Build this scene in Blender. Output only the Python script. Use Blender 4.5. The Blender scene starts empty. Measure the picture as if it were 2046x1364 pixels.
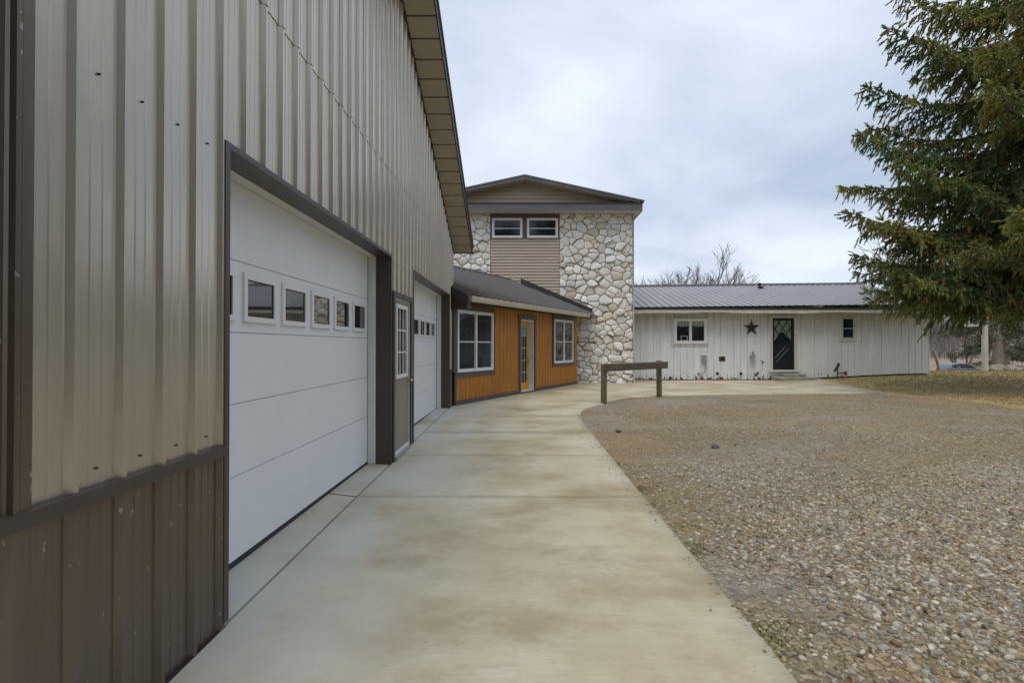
import bpy, math, random
import numpy as np
from mathutils import Vector, Matrix
random.seed(7); rng = np.random.default_rng(11)
R = math.radians
SC = bpy.context.scene
COL = SC.collection

# ------------------------------------------------------------------ camera
cam_d = bpy.data.cameras.new('camera'); cam = bpy.data.objects.new('camera', cam_d); COL.objects.link(cam)
cam_d.sensor_width = 36.0; cam_d.lens = 36.0*1010/2046
cam_d.shift_x = -23/2046
cam_d.clip_start = 0.05; cam_d.clip_end = 5000
cam.location = (0, 0, 1.5); cam.rotation_euler = (R(90.45), 0, 0)
SC.camera = cam

# ------------------------------------------------------------------ sky, sun, exposure
SUN_DIR = Vector((-0.10, -0.34, 1.0)).normalized()
EL = math.asin(SUN_DIR.z); AZ = math.atan2(SUN_DIR.x, SUN_DIR.y)
W = bpy.data.worlds.new('World'); SC.world = W; W.use_nodes = True
nt = W.node_tree; nt.nodes.clear()
def wn(t, **k):
    n = nt.nodes.new(t)
    for a, b in k.items(): setattr(n, a, b)
    return n
wo = wn('ShaderNodeOutputWorld')
sky = wn('ShaderNodeTexSky', sky_type='NISHITA', sun_disc=False, sun_elevation=EL, sun_rotation=AZ)
bg_sky = wn('ShaderNodeBackground'); bg_sky.inputs[1].default_value = 0.07
nt.links.new(sky.outputs[0], bg_sky.inputs[0])
tc = wn('ShaderNodeTexCoord'); sep = wn('ShaderNodeSeparateXYZ'); nt.links.new(tc.outputs['Generated'], sep.inputs[0])
def wm(op, a, b=None, c=None):
    n = wn('ShaderNodeMath', operation=op)
    for i, v in enumerate((a, b, c)):
        if v is None: continue
        if isinstance(v, (int, float)): n.inputs[i].default_value = v
        else: nt.links.new(v, n.inputs[i])
    return n.outputs[0]
zc = wm('MAXIMUM', sep.outputs[2], 0.0); den = wm('ADD', zc, 0.16)
px_ = wm('DIVIDE', sep.outputs[0], den); py_ = wm('DIVIDE', sep.outputs[1], den)
cmb = wn('ShaderNodeCombineXYZ'); nt.links.new(px_, cmb.inputs[0]); nt.links.new(py_, cmb.inputs[1])
n1 = wn('ShaderNodeTexNoise'); n1.inputs['Scale'].default_value = 0.85; n1.inputs['Detail'].default_value = 6; n1.inputs['Roughness'].default_value = 0.5; n1.inputs['Distortion'].default_value = 0.3
nt.links.new(cmb.outputs[0], n1.inputs['Vector'])
cr = wn('ShaderNodeValToRGB'); nt.links.new(n1.outputs[0], cr.inputs[0])
e = cr.color_ramp.elements; e[0].position = 0.33; e[0].color = (0.36, 0.43, 0.55, 1); e[1].position = 0.64; e[1].color = (0.67, 0.73, 0.815, 1)
hz = wm('POWER', wm('SUBTRACT', 1.0, zc), 9.0)
mixh = wn('ShaderNodeMix', data_type='RGBA'); nt.links.new(wm('MULTIPLY', hz, 0.55), mixh.inputs[0])
nt.links.new(cr.outputs[0], mixh.inputs[6]); mixh.inputs[7].default_value = (0.71, 0.76, 0.82, 1)
bg_cl = wn('ShaderNodeBackground'); bg_cl.inputs[1].default_value = 1.0; nt.links.new(mixh.outputs[2], bg_cl.inputs[0])
mxs = wn('ShaderNodeMixShader'); mxs.inputs[0].default_value = 0.93
nt.links.new(bg_sky.outputs[0], mxs.inputs[1]); nt.links.new(bg_cl.outputs[0], mxs.inputs[2]); nt.links.new(mxs.outputs[0], wo.inputs[0])
sun_d = bpy.data.lights.new('sun', 'SUN'); sun_d.energy = 1.5; sun_d.angle = R(35); sun_d.color = (1, 0.96, 0.9)
sun = bpy.data.objects.new('sun', sun_d); COL.objects.link(sun)
sun.rotation_euler = (-SUN_DIR).to_track_quat('-Z', 'Y').to_euler(); sun.location = (-5, -6, 20)
SC.view_settings.view_transform = 'Standard'; SC.view_settings.look = 'None'; SC.view_settings.gamma = 1
SC.view_settings.exposure = 0.5

# ------------------------------------------------------------------ material helpers
class Mat:
    def __init__(s, name, base=(0.5, 0.5, 0.5), rough=0.6, spec=0.5, metal=0.0):
        s.m = bpy.data.materials.new(name); s.m.use_nodes = True
        s.nt = s.m.node_tree; s.b = s.nt.nodes['Principled BSDF']
        s.b.inputs['Base Color'].default_value = (*base, 1); s.b.inputs['Roughness'].default_value = rough
        s.b.inputs['Specular IOR Level'].default_value = spec; s.b.inputs['Metallic'].default_value = metal
        s.col = None; s.base = base; s._tc = None
    def n(s, t, **k):
        n = s.nt.nodes.new(t)
        for a, b in k.items(): setattr(n, a, b)
        return n
    def link(s, a, b): s.nt.links.new(a, b)
    def tc(s):
        if not s._tc: s._tc = s.n('ShaderNodeTexCoord')
        return s._tc.outputs['Object']
    def vec(s, scale=(1, 1, 1), loc=(0, 0, 0)):
        mp = s.n('ShaderNodeMapping'); mp.inputs['Scale'].default_value = scale; mp.inputs['Location'].default_value = loc
        s.link(s.tc(), mp.inputs[0]); return mp.outputs[0]
    def noise(s, scale=1, detail=4, rough=0.55, stretch=(1, 1, 1), loc=(0, 0, 0), dist=0):
        t = s.n('ShaderNodeTexNoise'); t.inputs['Scale'].default_value = scale; t.inputs['Detail'].default_value = detail
        t.inputs['Roughness'].default_value = rough; t.inputs['Distortion'].default_value = dist
        s.link(s.vec(stretch, loc), t.inputs['Vector']); return t.outputs[0]
    def vor(s, scale=1, stretch=(1, 1, 1), feature='F1', out=0, rnd=1):
        t = s.n('ShaderNodeTexVoronoi', feature=feature); t.inputs['Scale'].default_value = scale; t.inputs['Randomness'].default_value = rnd
        s.link(s.vec(stretch), t.inputs['Vector']); return t.outputs[out]
    def ramp(s, f, stops):
        r = s.n('ShaderNodeValToRGB'); s.link(f, r.inputs[0]); el = r.color_ramp.elements
        while len(el) < len(stops): el.new(0.5)
        for x, (p, c) in zip(el, stops):
            x.position = p; x.color = (*c, 1) if hasattr(c, '__len__') else (c, c, c, 1)
        return r.outputs[0]
    def math(s, op, a, b=0.0, clamp=False):
        n = s.n('ShaderNodeMath', operation=op, use_clamp=clamp)
        for i, v in enumerate((a, b)):
            if isinstance(v, (int, float)): n.inputs[i].default_value = v
            else: s.link(v, n.inputs[i])
        return n.outputs[0]
    def mix(s, f, a, b, mode='MIX'):
        n = s.n('ShaderNodeMix', data_type='RGBA', blend_type=mode)
        for i, v in ((0, f), (6, a), (7, b)):
            if isinstance(v, (int, float)): n.inputs[i].default_value = v
            elif isinstance(v, tuple): n.inputs[i].default_value = (*v, 1)
            else: s.link(v, n.inputs[i])
        return n.outputs[2]
    def setcol(s, c): s.link(c, s.b.inputs['Base Color']); s.col = c; return s
    def cur(s): return s.col if s.col is not None else s.base
    def over(s, f, c, mode='MIX'): return s.setcol(s.mix(f, s.cur(), c, mode))
    def setrough(s, c): s.link(c, s.b.inputs['Roughness']); return s
    def bump(s, h, strength=0.3, dist=0.01):
        bp = s.n('ShaderNodeBump'); bp.inputs['Strength'].default_value = strength; bp.inputs['Distance'].default_value = dist
        s.link(h, bp.inputs['Height'])
        if s.b.inputs['Normal'].is_linked: s.link(s.b.inputs['Normal'].links[0].from_socket, bp.inputs['Normal'])
        s.link(bp.outputs[0], s.b.inputs['Normal']); return s
    def attr(s, name='tint'):
        return s.n('ShaderNodeAttribute', attribute_name=name).outputs['Color']
    def pos(s):
        sp = s.n('ShaderNodeSeparateXYZ'); s.link(s.tc(), sp.inputs[0]); return sp.outputs

def mul(c, k): return tuple(x*k for x in c)
def varied(name, base, rough=0.6, amt=0.12, scale=3, stretch=(1, 1, 1), spec=0.5, bump=0, bscale=40):
    m = Mat(name, base, rough, spec)
    m.setcol(m.ramp(m.noise(scale, 5, 0.6, stretch), [(0.3, mul(base, 1-amt)), (0.7, mul(base, 1+amt))]))
    if bump: m.bump(m.noise(bscale, 3, 0.6, stretch), bump, 0.01)
    return m

# tan barn sheet: semi gloss, light dust streaks
tan = varied('tan_metal', (0.48, 0.43, 0.345), 0.24, 0.06, 1.2, (1, 1, 0.25), 0.6)
tan.b.inputs['IOR'].default_value = 1.9; tan.b.inputs['Metallic'].default_value = 0.5
tan.over(tan.ramp(tan.noise(9, 5, 0.6, (1, 1, 0.06)), [(0.45, 0.0), (0.8, 0.25)]), (0.31, 0.27, 0.205))
tan.bump(tan.noise(2.2, 2, 0.5), 0.12, 0.03)
brownm = varied('brown_metal', (0.135, 0.103, 0.077), 0.28, 0.08, 2, (1, 1, 0.3), 0.5)
brownm.b.inputs['IOR'].default_value = 1.8; brownm.b.inputs['Metallic'].default_value = 0.5
brownm.over(brownm.ramp(brownm.noise(7, 4, 0.6, (1, 1, 0.3)), [(0.5, 0.0), (0.85, 0.3)]), (0.15, 0.13, 0.10))
brownm.over(brownm.ramp(brownm.noise(38, 2, 0.5, (1, 1, 0.45)), [(0.70, 0.0), (0.735, 0.75)]), (0.42, 0.41, 0.38))
brownt = varied('brown_trim', (0.058, 0.046, 0.037), 0.4, 0.1, 2)
darktrim = varied('dark_trim', (0.045, 0.036, 0.036), 0.45, 0.1, 3)
whitedoor = varied('garage_white', (0.72, 0.745, 0.76), 0.5, 0.03, 1.5)
whitedoor.over(whitedoor.ramp(whitedoor.noise(5, 5, 0.65, (0.35, 1, 1)), [(0.55, 0.0), (0.85, 0.3)]), (0.60, 0.61, 0.60))
whitedoor.bump(whitedoor.noise(55, 3, 0.6, (0.25, 1, 1.6)), 0.22, 0.004)
whitepvc = varied('white_vinyl', (0.72, 0.72, 0.72), 0.4, 0.04, 4)
jambw = varied('white_board', (0.64, 0.635, 0.60), 0.55, 0.06, 5)
glass = Mat('window_glass', (0.012, 0.016, 0.018), 0.03, 1.0); glass.b.inputs['IOR'].default_value = 2.3
glass.bump(glass.noise(1.6, 1, 0.4), 0.05, 0.02)
glassd = Mat('dark_house_glass', (0.012, 0.016, 0.02), 0.06, 0.5)
glassd.setcol(glassd.ramp(glassd.noise(3, 4, 0.6), [(0.35, (0.006, 0.009, 0.012)), (0.75, (0.035, 0.045, 0.05))]))
rubber = Mat('rubber', (0.015, 0.015, 0.017), 0.6)
steel = Mat('brass_metal', (0.35, 0.27, 0.15), 0.35, 0.5, 0.8)
zinc = Mat('galvanised', (0.30, 0.34, 0.33), 0.5, 0.5, 0.3)
soffit = varied('tan_soffit', (0.43, 0.395, 0.315), 0.5, 0.05, 4)
soffit.bump(soffit.noise(60, 2, 0.5, (1, 0.1, 1)), 0.1, 0.004)
tsoff = varied('white_soffit', (0.60, 0.58, 0.54), 0.6, 0.05, 4)
siding = varied('tan_siding', (0.44, 0.355, 0.27), 0.55, 0.07, 3, (0.4, 1, 3))
fascia = varied('brown_fascia', (0.115, 0.102, 0.108), 0.38, 0.15, 1.6, (1, 1, 2)); fascia.bump(fascia.noise(3.5, 3, 0.6, (1, 1, 2)), 0.5, 0.03)
roofbr = varied('brown_roof_metal', (0.10, 0.082, 0.072), 0.28, 0.12, 1.5, spec=0.6)
roofbr.b.inputs['IOR'].default_value = 1.8
roofgr = varied('grey_roof_metal', (0.22, 0.22, 0.235), 0.40, 0.1, 0.8, spec=0.6)
roofgr.over(roofgr.ramp(roofgr.noise(5, 5, 0.65, (1, 0.15, 1)), [(0.5, 0.0), (0.85, 0.35)]), (0.16, 0.14, 0.13))
cream = varied('cream_gutter', (0.55, 0.50, 0.40), 0.45, 0.08, 3, (0.4, 1, 1))
# orange stained plywood siding
oran = Mat('orange_wood', (0.42, 0.17, 0.03), 0.62)
oran.setcol(oran.ramp(oran.noise(7, 6, 0.65, (3.5, 1, 0.22)), [(0.25, (0.25, 0.088, 0.009)), (0.5, (0.42, 0.165, 0.013)), (0.78, (0.56, 0.245, 0.028))]))
oran.over(oran.ramp(oran.noise(40, 4, 0.7, (2.2, 1, 0.06)), [(0.52, 0.0), (0.75, 0.5)]), (0.20, 0.07, 0.012))
oran.over(oran.ramp(oran.noise(0.9, 3, 0.5), [(0.42, 0.0), (0.72, 0.45)]), (0.27, 0.092, 0.016))
oran.bump(oran.noise(45, 4, 0.7, (2, 1, 0.06)), 0.3, 0.006)
doorw = varied('honey_wood', (0.66, 0.31, 0.045), 0.45, 0.15, 4, (4, 1, 0.3))
# stained white painted boards
wb = Mat('weathered_white', (0.60, 0.615, 0.60), 0.65)
wb.setcol(wb.ramp(wb.noise(1.3, 4, 0.6, (2.5, 1, 0.4)), [(0.3, (0.64, 0.66, 0.66)), (0.7, (0.77, 0.79, 0.79))]))
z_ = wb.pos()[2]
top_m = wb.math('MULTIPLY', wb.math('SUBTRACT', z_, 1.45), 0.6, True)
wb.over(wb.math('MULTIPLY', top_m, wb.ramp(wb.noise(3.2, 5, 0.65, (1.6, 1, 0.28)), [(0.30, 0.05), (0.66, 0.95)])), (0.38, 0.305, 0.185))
bot_m = wb.math('SUBTRACT', 1.0, wb.math('MULTIPLY', wb.math('SUBTRACT', z_, 0.1), 1.9), True)
pe = wb.math('ADD', wb.noise(5.5, 5, 0.7, (1.4, 1, 0.7)), wb.math('MULTIPLY', bot_m, 0.26))
wb.over(wb.ramp(pe, [(0.748, 0.0), (0.766, 1.0)]), wb.ramp(wb.noise(9, 3), [(0.4, (0.05, 0.035, 0.03)), (0.6, (0.20, 0.055, 0.03))]))
pe2 = wb.noise(19, 4, 0.7, (2.0, 1, 0.35))
wb.over(wb.ramp(pe2, [(0.655, 0.0), (0.70, 0.75)]), (0.20, 0.165, 0.13))
wb.bump(wb.noise(30, 4, 0.7, (2, 1, 0.2)), 0.25, 0.006)
wtrim = varied('old_white_trim', (0.56, 0.55, 0.50), 0.6, 0.14, 6, (1, 1, 0.6))
# old timber with moss at the foot
wood = Mat('weathered_timber', (0.1, 0.08, 0.06), 0.8)
wood.setcol(wood.ramp(wood.noise(9, 6, 0.7, (1, 1, 1)), [(0.28, (0.035, 0.026, 0.018)), (0.5, (0.10, 0.078, 0.052)), (0.75, (0.19, 0.155, 0.11))]))
wood.over(wood.ramp(wood.noise(3.1, 4, 0.6, (1, 1, 1), (4, 1, 0)), [(0.52, 0.0), (0.72, 0.6)]), (0.075, 0.085, 0.025))
wood.bump(wood.noise(35, 4, 0.7, (1, 1, 1)), 0.5, 0.012)
postw = Mat('mossy_post', (0.15, 0.12, 0.09), 0.8)
postw.setcol(postw.ramp(postw.noise(11, 6, 0.7, (2, 2, 0.25)), [(0.28, (0.055, 0.043, 0.03)), (0.5, (0.14, 0.115, 0.078)), (0.75, (0.24, 0.20, 0.145))]))
mz = postw.math('SUBTRACT', 1.0, postw.math('MULTIPLY', postw.pos()[2], 1.9), True)
postw.over(postw.math('MULTIPLY', mz, postw.ramp(postw.noise(8, 4), [(0.3, 0.2), (0.62, 1.0)])), (0.095, 0.115, 0.016))
postw.bump(postw.noise(38, 4, 0.7, (2, 2, 0.2)), 0.5, 0.01)
# concrete
conc = Mat('concrete', (0.42, 0.39, 0.32), 0.72)
conc.setcol(conc.ramp(conc.noise(0.75, 6, 0.62), [(0.27, (0.31, 0.245, 0.14)), (0.46, (0.425, 0.375, 0.26)), (0.66, (0.53, 0.495, 0.39))]))
conc.over(conc.ramp(conc.noise(0.95, 7, 0.72, (0.8, 1.3, 1), (3, 7, 0)), [(0.46, 0.0), (0.66, 0.8)]), (0.225, 0.165, 0.08))
conc.over(conc.ramp(conc.noise(6.5, 7, 0.75, (0.7, 1.4, 1), (1, 2, 0)), [(0.56, 0.0), (0.70, 0.4)]), (0.25, 0.19, 0.11))
conc.over(conc.ramp(conc.noise(70, 3, 0.6, (0.04, 1, 1)), [(0.35, 0.0), (0.72, 0.5)]), (0.33, 0.285, 0.20))
conc.over(conc.ramp(conc.noise(26, 4, 0.75), [(0.635, 0.0), (0.69, 0.6)]), (0.19, 0.14, 0.09))
xw = conc.math('MULTIPLY', conc.math('ADD', conc.pos()[0], 0.15), -0.75, True)  # cool tone of the barn-side shade, put into the concrete colour
conc.over(conc.math('MULTIPLY', xw, conc.ramp(conc.noise(0.9, 4, 0.6, (1, 0.7, 1), (9, 3, 0)), [(0.36, 0.15), (0.6, 0.85)])), (0.47, 0.485, 0.455))
conc.bump(conc.noise(80, 3, 0.6, (0.05, 1, 1)), 0.25, 0.004); conc.bump(conc.noise(160, 2, 0.6), 0.2, 0.003)
# gravel sheet
grav = Mat('gravel_ground', (0.2, 0.17, 0.13), 0.9)
gc = grav.n('ShaderNodeTexVoronoi'); gc.inputs['Scale'].default_value = 42; grav.link(grav.vec((1, 1, 0.01)), gc.inputs['Vector'])
gs = grav.n('ShaderNodeSeparateColor'); grav.link(gc.outputs['Color'], gs.inputs[0])
stc = grav.ramp(gs.outputs[0], [(0.0, (0.085, 0.066, 0.042)), (0.35, (0.16, 0.128, 0.078)), (0.6, (0.24, 0.20, 0.13)), (0.85, (0.32, 0.285, 0.21)), (1.0, (0.47, 0.445, 0.385))])
soil = grav.ramp(grav.noise(14, 6, 0.75), [(0.3, (0.058, 0.045, 0.023)), (0.7, (0.225, 0.172, 0.088))])
gm = grav.ramp(grav.noise(1.1, 6, 0.7), [(0.36, 0.25), (0.64, 0.9)])
gcol = grav.mix(gm, soil, stc)
zone = grav.ramp(grav.noise(0.42, 4, 0.6, (1, 1, 1), (2, 0, 0)), [(0.45, 0.0), (0.62, 0.5)])
gcol = grav.mix(zone, gcol, (0.26, 0.175, 0.085))
zone2 = grav.ramp(grav.noise(0.55, 4, 0.6, (0.6, 1, 1), (11, 5, 0)), [(0.48, 0.0), (0.66, 0.45)])
gcol = grav.mix(zone2, gcol, (0.30, 0.30, 0.30))
gcol = grav.mix(grav.ramp(grav.noise(2.7, 5, 0.7, (0.7, 1, 1), (5, 1, 0)), [(0.62, 0.0), (0.74, 0.7)]), gcol, (0.08, 0.058, 0.035))
gcol = grav.mix(grav.ramp(grav.noise(34, 4, 0.8, (0.7, 1, 1)), [(0.57, 0.0), (0.66, 0.8)]), gcol, (0.075, 0.055, 0.032))
gcol = grav.mix(grav.ramp(grav.noise(27, 4, 0.8, (0.7, 1, 1), (8, 8, 0)), [(0.60, 0.0), (0.68, 0.7)]), gcol, (0.42, 0.38, 0.31))
gcol = grav.mix(grav.ramp(grav.noise(0.8, 5, 0.7, (0.5, 1, 1), (4, 9, 0)), [(0.50, 0.0), (0.66, 0.55)]), gcol, (0.29, 0.20, 0.075))
gcol = grav.mix(1.0, gcol, (0.98, 0.96, 0.93), 'MULTIPLY')
grav.setcol(gcol)
grav.bump(grav.math('SUBTRACT', 1.0, gc.outputs['Distance']), 0.8, 0.015); grav.bump(grav.noise(9, 4, 0.7), 0.5, 0.03)
peb = Mat('pebbles', (0.3, 0.3, 0.3), 0.75)
peb.setcol(peb.mix(peb.ramp(peb.noise(60, 3, 0.6), [(0.35, 0.05), (0.7, 0.5)]), peb.attr(), (0.20, 0.15, 0.095)))
# fieldstone
stone = Mat('fieldstone', (0.6, 0.55, 0.48), 0.8)
stone.setcol(stone.mix(stone.ramp(stone.noise(7, 6, 0.7), [(0.35, 0.0), (0.72, 0.55)]), stone.attr(), (0.84, 0.79, 0.70)))
stone.over(stone.ramp(stone.noise(5, 6, 0.75, (1, 1, 1), (3, 3, 3)), [(0.56, 0.0), (0.72, 0.6)]), (0.36, 0.255, 0.16))
stone.over(stone.ramp(stone.noise(8, 6, 0.8, (1, 1, 1.6), (7, 1, 3)), [(0.61, 0.0), (0.72, 0.75)]), (0.14, 0.125, 0.115))
stone.bump(stone.noise(7, 7, 0.75), 0.9, 0.07)
mortar = varied('mortar', (0.25, 0.18, 0.105), 0.9, 0.3, 9, bump=0.5, bscale=50)
# grass ground
grs = Mat('lawn_soil', (0.1, 0.09, 0.04), 0.95)
g_near = grs.ramp(grs.noise(1.1, 6, 0.7), [(0.30, (0.20, 0.19, 0.05)), (0.5, (0.42, 0.31, 0.13)), (0.72, (0.52, 0.385, 0.19))])
g_near = grs.mix(grs.ramp(grs.noise(16, 5, 0.75), [(0.4, 0.0), (0.75, 0.6)]), g_near, (0.075, 0.058, 0.032))
g_far = grs.ramp(grs.noise(0.18, 5, 0.7), [(0.3, (0.17, 0.12, 0.085)), (0.7, (0.30, 0.215, 0.155))])
fy = grs.math('MULTIPLY', grs.math('SUBTRACT', grs.pos()[1], 27), 0.15, True)
grs.setcol(grs.mix(fy, g_near, g_far)); grs.bump(grs.noise(30, 4, 0.75), 0.6, 0.03)
hillm = Mat('hill_woods', (0.13, 0.11, 0.09), 0.95)
hillm.setcol(hillm.ramp(hillm.noise(0.25, 6, 0.75, (1, 1, 1)), [(0.3, (0.10, 0.085, 0.065)), (0.55, (0.17, 0.145, 0.12)), (0.75, (0.22, 0.20, 0.175))]))
bark = varied('bark', (0.10, 0.08, 0.062), 0.9, 0.35, 9, (1, 1, 0.3), bump=0.6, bscale=25)
palebark = varied('pale_bark', (0.26, 0.215, 0.17), 0.9, 0.3, 6, (1, 1, 0.3), bump=0.5, bscale=20)
twigm = varied('bare_twigs', (0.17, 0.14, 0.12), 0.9, 0.25, 2)
needle = Mat('needles', (0.05, 0.06, 0.02), 0.6, 0.3); needle.setcol(needle.attr())
_tr = needle.n('ShaderNodeBsdfTranslucent'); needle.link(needle.mix(1.0, needle.col, (1.15, 1.1, 0.7), 'MULTIPLY'), _tr.inputs[0])
_mx = needle.n('ShaderNodeMixShader'); _mx.inputs[0].default_value = 0.38; needle.link(needle.b.outputs[0], _mx.inputs[1]); needle.link(_tr.outputs[0], _mx.inputs[2])
needle.link(_mx.outputs[0], needle.nt.nodes['Material Output'].inputs[0])
conem = varied('cone_scales', (0.33, 0.145, 0.06), 0.7, 0.35, 40)
grassm = Mat('grass_blades', (0.1, 0.1, 0.03), 0.8, 0.2); grassm.setcol(grassm.attr())
starm = varied('rusty_black', (0.02, 0.016, 0.018), 0.6, 0.3, 12)
rustm = varied('rust', (0.17, 0.055, 0.03), 0.8, 0.4, 14)
blackm = Mat('black_opening', (0.012, 0.011, 0.010), 0.8)
postwhite = varied('pale_post', (0.48, 0.47, 0.41), 0.7, 0.14, 5, (1, 1, 0.3))
carp = Mat('silver_blue_paint', (0.22, 0.25, 0.30), 0.22, 0.6, 0.4)
redl = Mat('red_lens', (0.45, 0.03, 0.03), 0.25)
rockm = varied('rocks', (0.27, 0.22, 0.18), 0.9, 0.35, 5, bump=0.5, bscale=14)
curtain = varied('lace_curtain', (0.26, 0.28, 0.24), 0.8, 0.12, 12)
teal = Mat('stained_glass', (0.10, 0.30, 0.27), 0.15)

# ------------------------------------------------------------------ mesh helpers
class MB:
    def __init__(s): s.v = []; s.f = []; s.mi = []; s.mats = []; s.cur = 0
    def use(s, m):
        if m not in s.mats: s.mats.append(m)
        s.cur = s.mats.index(m); return s
    def add(s, vs, fs):
        o = len(s.v); s.v.extend(vs)
        for f in fs: s.f.append(tuple(i+o for i in f)); s.mi.append(s.cur)
        return s
    def box(s, x0, x1, y0, y1, z0, z1):
        return s.add([(x0, y0, z0), (x1, y0, z0), (x1, y1, z0), (x0, y1, z0), (x0, y0, z1), (x1, y0, z1), (x1, y1, z1), (x0, y1, z1)],
                     [(0, 3, 2, 1), (4, 5, 6, 7), (0, 1, 5, 4), (1, 2, 6, 5), (2, 3, 7, 6), (3, 0, 4, 7)])
    def poly(s, pts): return s.add(list(pts), [tuple(range(len(pts)))])
    def prism(s, a, b):
        n = len(a)
        return s.add(list(a)+list(b), [tuple(range(n))[::-1], tuple(range(n, 2*n))]+[(i, (i+1) % n, n+(i+1) % n, n+i) for i in range(n)])
    def tube(s, pts, rad, n=8, cap=True):
        pts = [Vector(p) for p in pts]; o = []; fs = []
        for i, p in enumerate(pts):
            d = (pts[min(i+1, len(pts)-1)]-pts[max(i-1, 0)]).normalized()
            a = d.cross(Vector((0, 0, 1)) if abs(d.z) < 0.95 else Vector((1, 0, 0))).normalized(); b = d.cross(a)
            r = rad[i] if hasattr(rad, '__len__') else rad
            for k in range(n):
                t = 2*math.pi*k/n; o.append(tuple(p+(a*math.cos(t)+b*math.sin(t))*r))
        for i in range(len(pts)-1):
            for k in range(n): fs.append((i*n+k, i*n+(k+1) % n, (i+1)*n+(k+1) % n, (i+1)*n+k))
        if cap: fs.append(tuple(range(n))); m = (len(pts)-1)*n; fs.append(tuple(range(m+n-1, m-1, -1)))
        return s.add(o, fs)
    def build(s, name, mat=None, parent=None, smooth=False, bevel=0, loc=None):
        if not s.mats and mat: s.mats = [mat]
        me = bpy.data.meshes.new(name); me.from_pydata(s.v, [], s.f)
        for m in s.mats: me.materials.append(m.m)
        me.polygons.foreach_set('material_index', s.mi)
        if smooth: me.polygons.foreach_set('use_smooth', [True]*len(s.f))
        me.update(); o = bpy.data.objects.new(name, me); COL.objects.link(o)
        if parent: o.parent = parent
        if loc: o.location = loc
        if bevel:
            b = o.modifiers.new('bevel', 'BEVEL'); b.width = bevel; b.segments = 2; b.limit_method = 'ANGLE'
        return o
def mesh_np(name, V, F, mat, tint=None, smooth=False, parent=None):
    me = bpy.data.meshes.new(name); V = np.asarray(V, np.float32); F = np.asarray(F, np.int32); k = F.shape[1]
    me.vertices.add(len(V)); me.vertices.foreach_set('co', V.ravel())
    me.loops.add(F.size); me.loops.foreach_set('vertex_index', F.ravel())
    me.polygons.add(len(F)); me.polygons.foreach_set('loop_start', np.arange(len(F), dtype=np.int32)*k)
    me.polygons.foreach_set('loop_total', np.full(len(F), k, np.int32))
    if smooth: me.polygons.foreach_set('use_smooth', np.ones(len(F), bool))
    if tint is not None:
        a = me.color_attributes.new('tint', 'FLOAT_COLOR', 'POINT')
        c = np.ones((len(V), 4), np.float32); c[:, :3] = tint; a.data.foreach_set('color', c.ravel())
    me.materials.append(mat.m); me.update(); me.validate()
    o = bpy.data.objects.new(name, me); COL.objects.link(o)
    if parent: o.parent = parent
    return o
def tag(o, label=None, cat=None, group=None, kind=None):
    if label: o['label'] = label
    if cat: o['category'] = cat
    if group: o['group'] = group
    if kind: o['kind'] = kind
    return o
def thing(name, label, cat, loc=(0, 0, 0), rz=0, group=None):
    o = bpy.data.objects.new(name, None); COL.objects.link(o); o.location = loc; o.rotation_euler = (0, 0, rz)
    o.empty_display_size = 0.2
    return tag(o, label, cat, group)

def smooth01(a, b, x): t = np.clip((x-a)/(b-a), 0, 1); return t*t*(3-2*t)
def ground(x, y):
    g = np.interp(y, [-60, 0, 2.8, 6.2, 10.4, 14, 21, 24, 58, 150, 2000], [-0.5, -0.12, -0.06, 0.01, 0.09, 0.11, 0.11, 0.08, -2.2, -3.1, -3.2])
    return g + 0.24*smooth01(9.5, 16.5, x)*smooth01(10, 19, y)*(1-smooth01(22, 40, y))

# ------------------------------------------------------------------ ground, hills, path, gravel
xs = np.concatenate([[-1500, -600, -250, -100, -40, -20, -10, -6, -4], np.arange(-3, 26, 0.5), [28, 32, 40, 60, 100, 200, 400, 800, 1500]])
ys = np.concatenate([[-1500, -500, -150, -60, -30, -15, -8, -4, -2], np.arange(-1, 30, 0.5), np.arange(31, 62, 3), [70, 90, 120, 150, 200, 300, 600, 1500]])
def sheet(name, xs, ys, zf, mat, kind='structure'):
    X, Y = np.meshgrid(xs, ys); Z = zf(X, Y); V = np.stack([X, Y, Z], -1).reshape(-1, 3); nx = len(xs); ny = len(ys)
    i = np.arange(nx-1)[None, :]+nx*np.arange(ny-1)[:, None]
    F = np.stack([i, i+1, i+1+nx, i+nx], -1).reshape(-1, 4)
    o = mesh_np(name, V, F, mat, smooth=True); o['kind'] = kind; return o
sheet('ground', xs, ys, lambda x, y: ground(x, y)-0.03, grs)
def hz_(x, y):
    n = np.sin(x*0.021+1.3)*2.2+np.sin(x*0.052+y*0.02)*1.3
    return -3.4+smooth01(165, 300, y)*(15+n)+smooth01(300, 700, y)*6
sheet('hills', np.linspace(-500, 900, 90), np.linspace(160, 900, 50), hz_, hillm)

def right_edge(y):
    return float(np.interp(y, [-6, 2.37, 5.05, 7.7, 9.6, 10.3, 10.9, 11.5, 12.0, 12.6, 13.2, 13.7, 14.1, 14.45, 14.7, 14.9, 15.3, 20.33],
                              [1.45, 1.28, 1.2, 1.14, 1.10, 1.14, 1.25, 1.46, 1.74, 2.2, 2.75, 3.3, 3.95, 5.4, 7.9, 10.5, 10.62, 11.9]))
def left_edge(y):
    if y < 12.0: return -1.66
    return max(-1.66, -1.66+(y-12.0)*0.537)
rows = sorted(set([round(v, 3) for v in list(np.arange(-6, 10, 0.25))+list(np.arange(10, 20.3, 0.07))+[20.33]]))
joints = [-1.6, 0.1, 1.8, 5.1, 6.84, 8.5, 10.2, 12.4, 16.2]
for j in joints: rows += [j-0.013, j-0.0105, j+0.0105, j+0.013]
rows = sorted(set(round(v, 3) for v in rows))
pv = []; pf = []; NC = 16; zr = []
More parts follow.
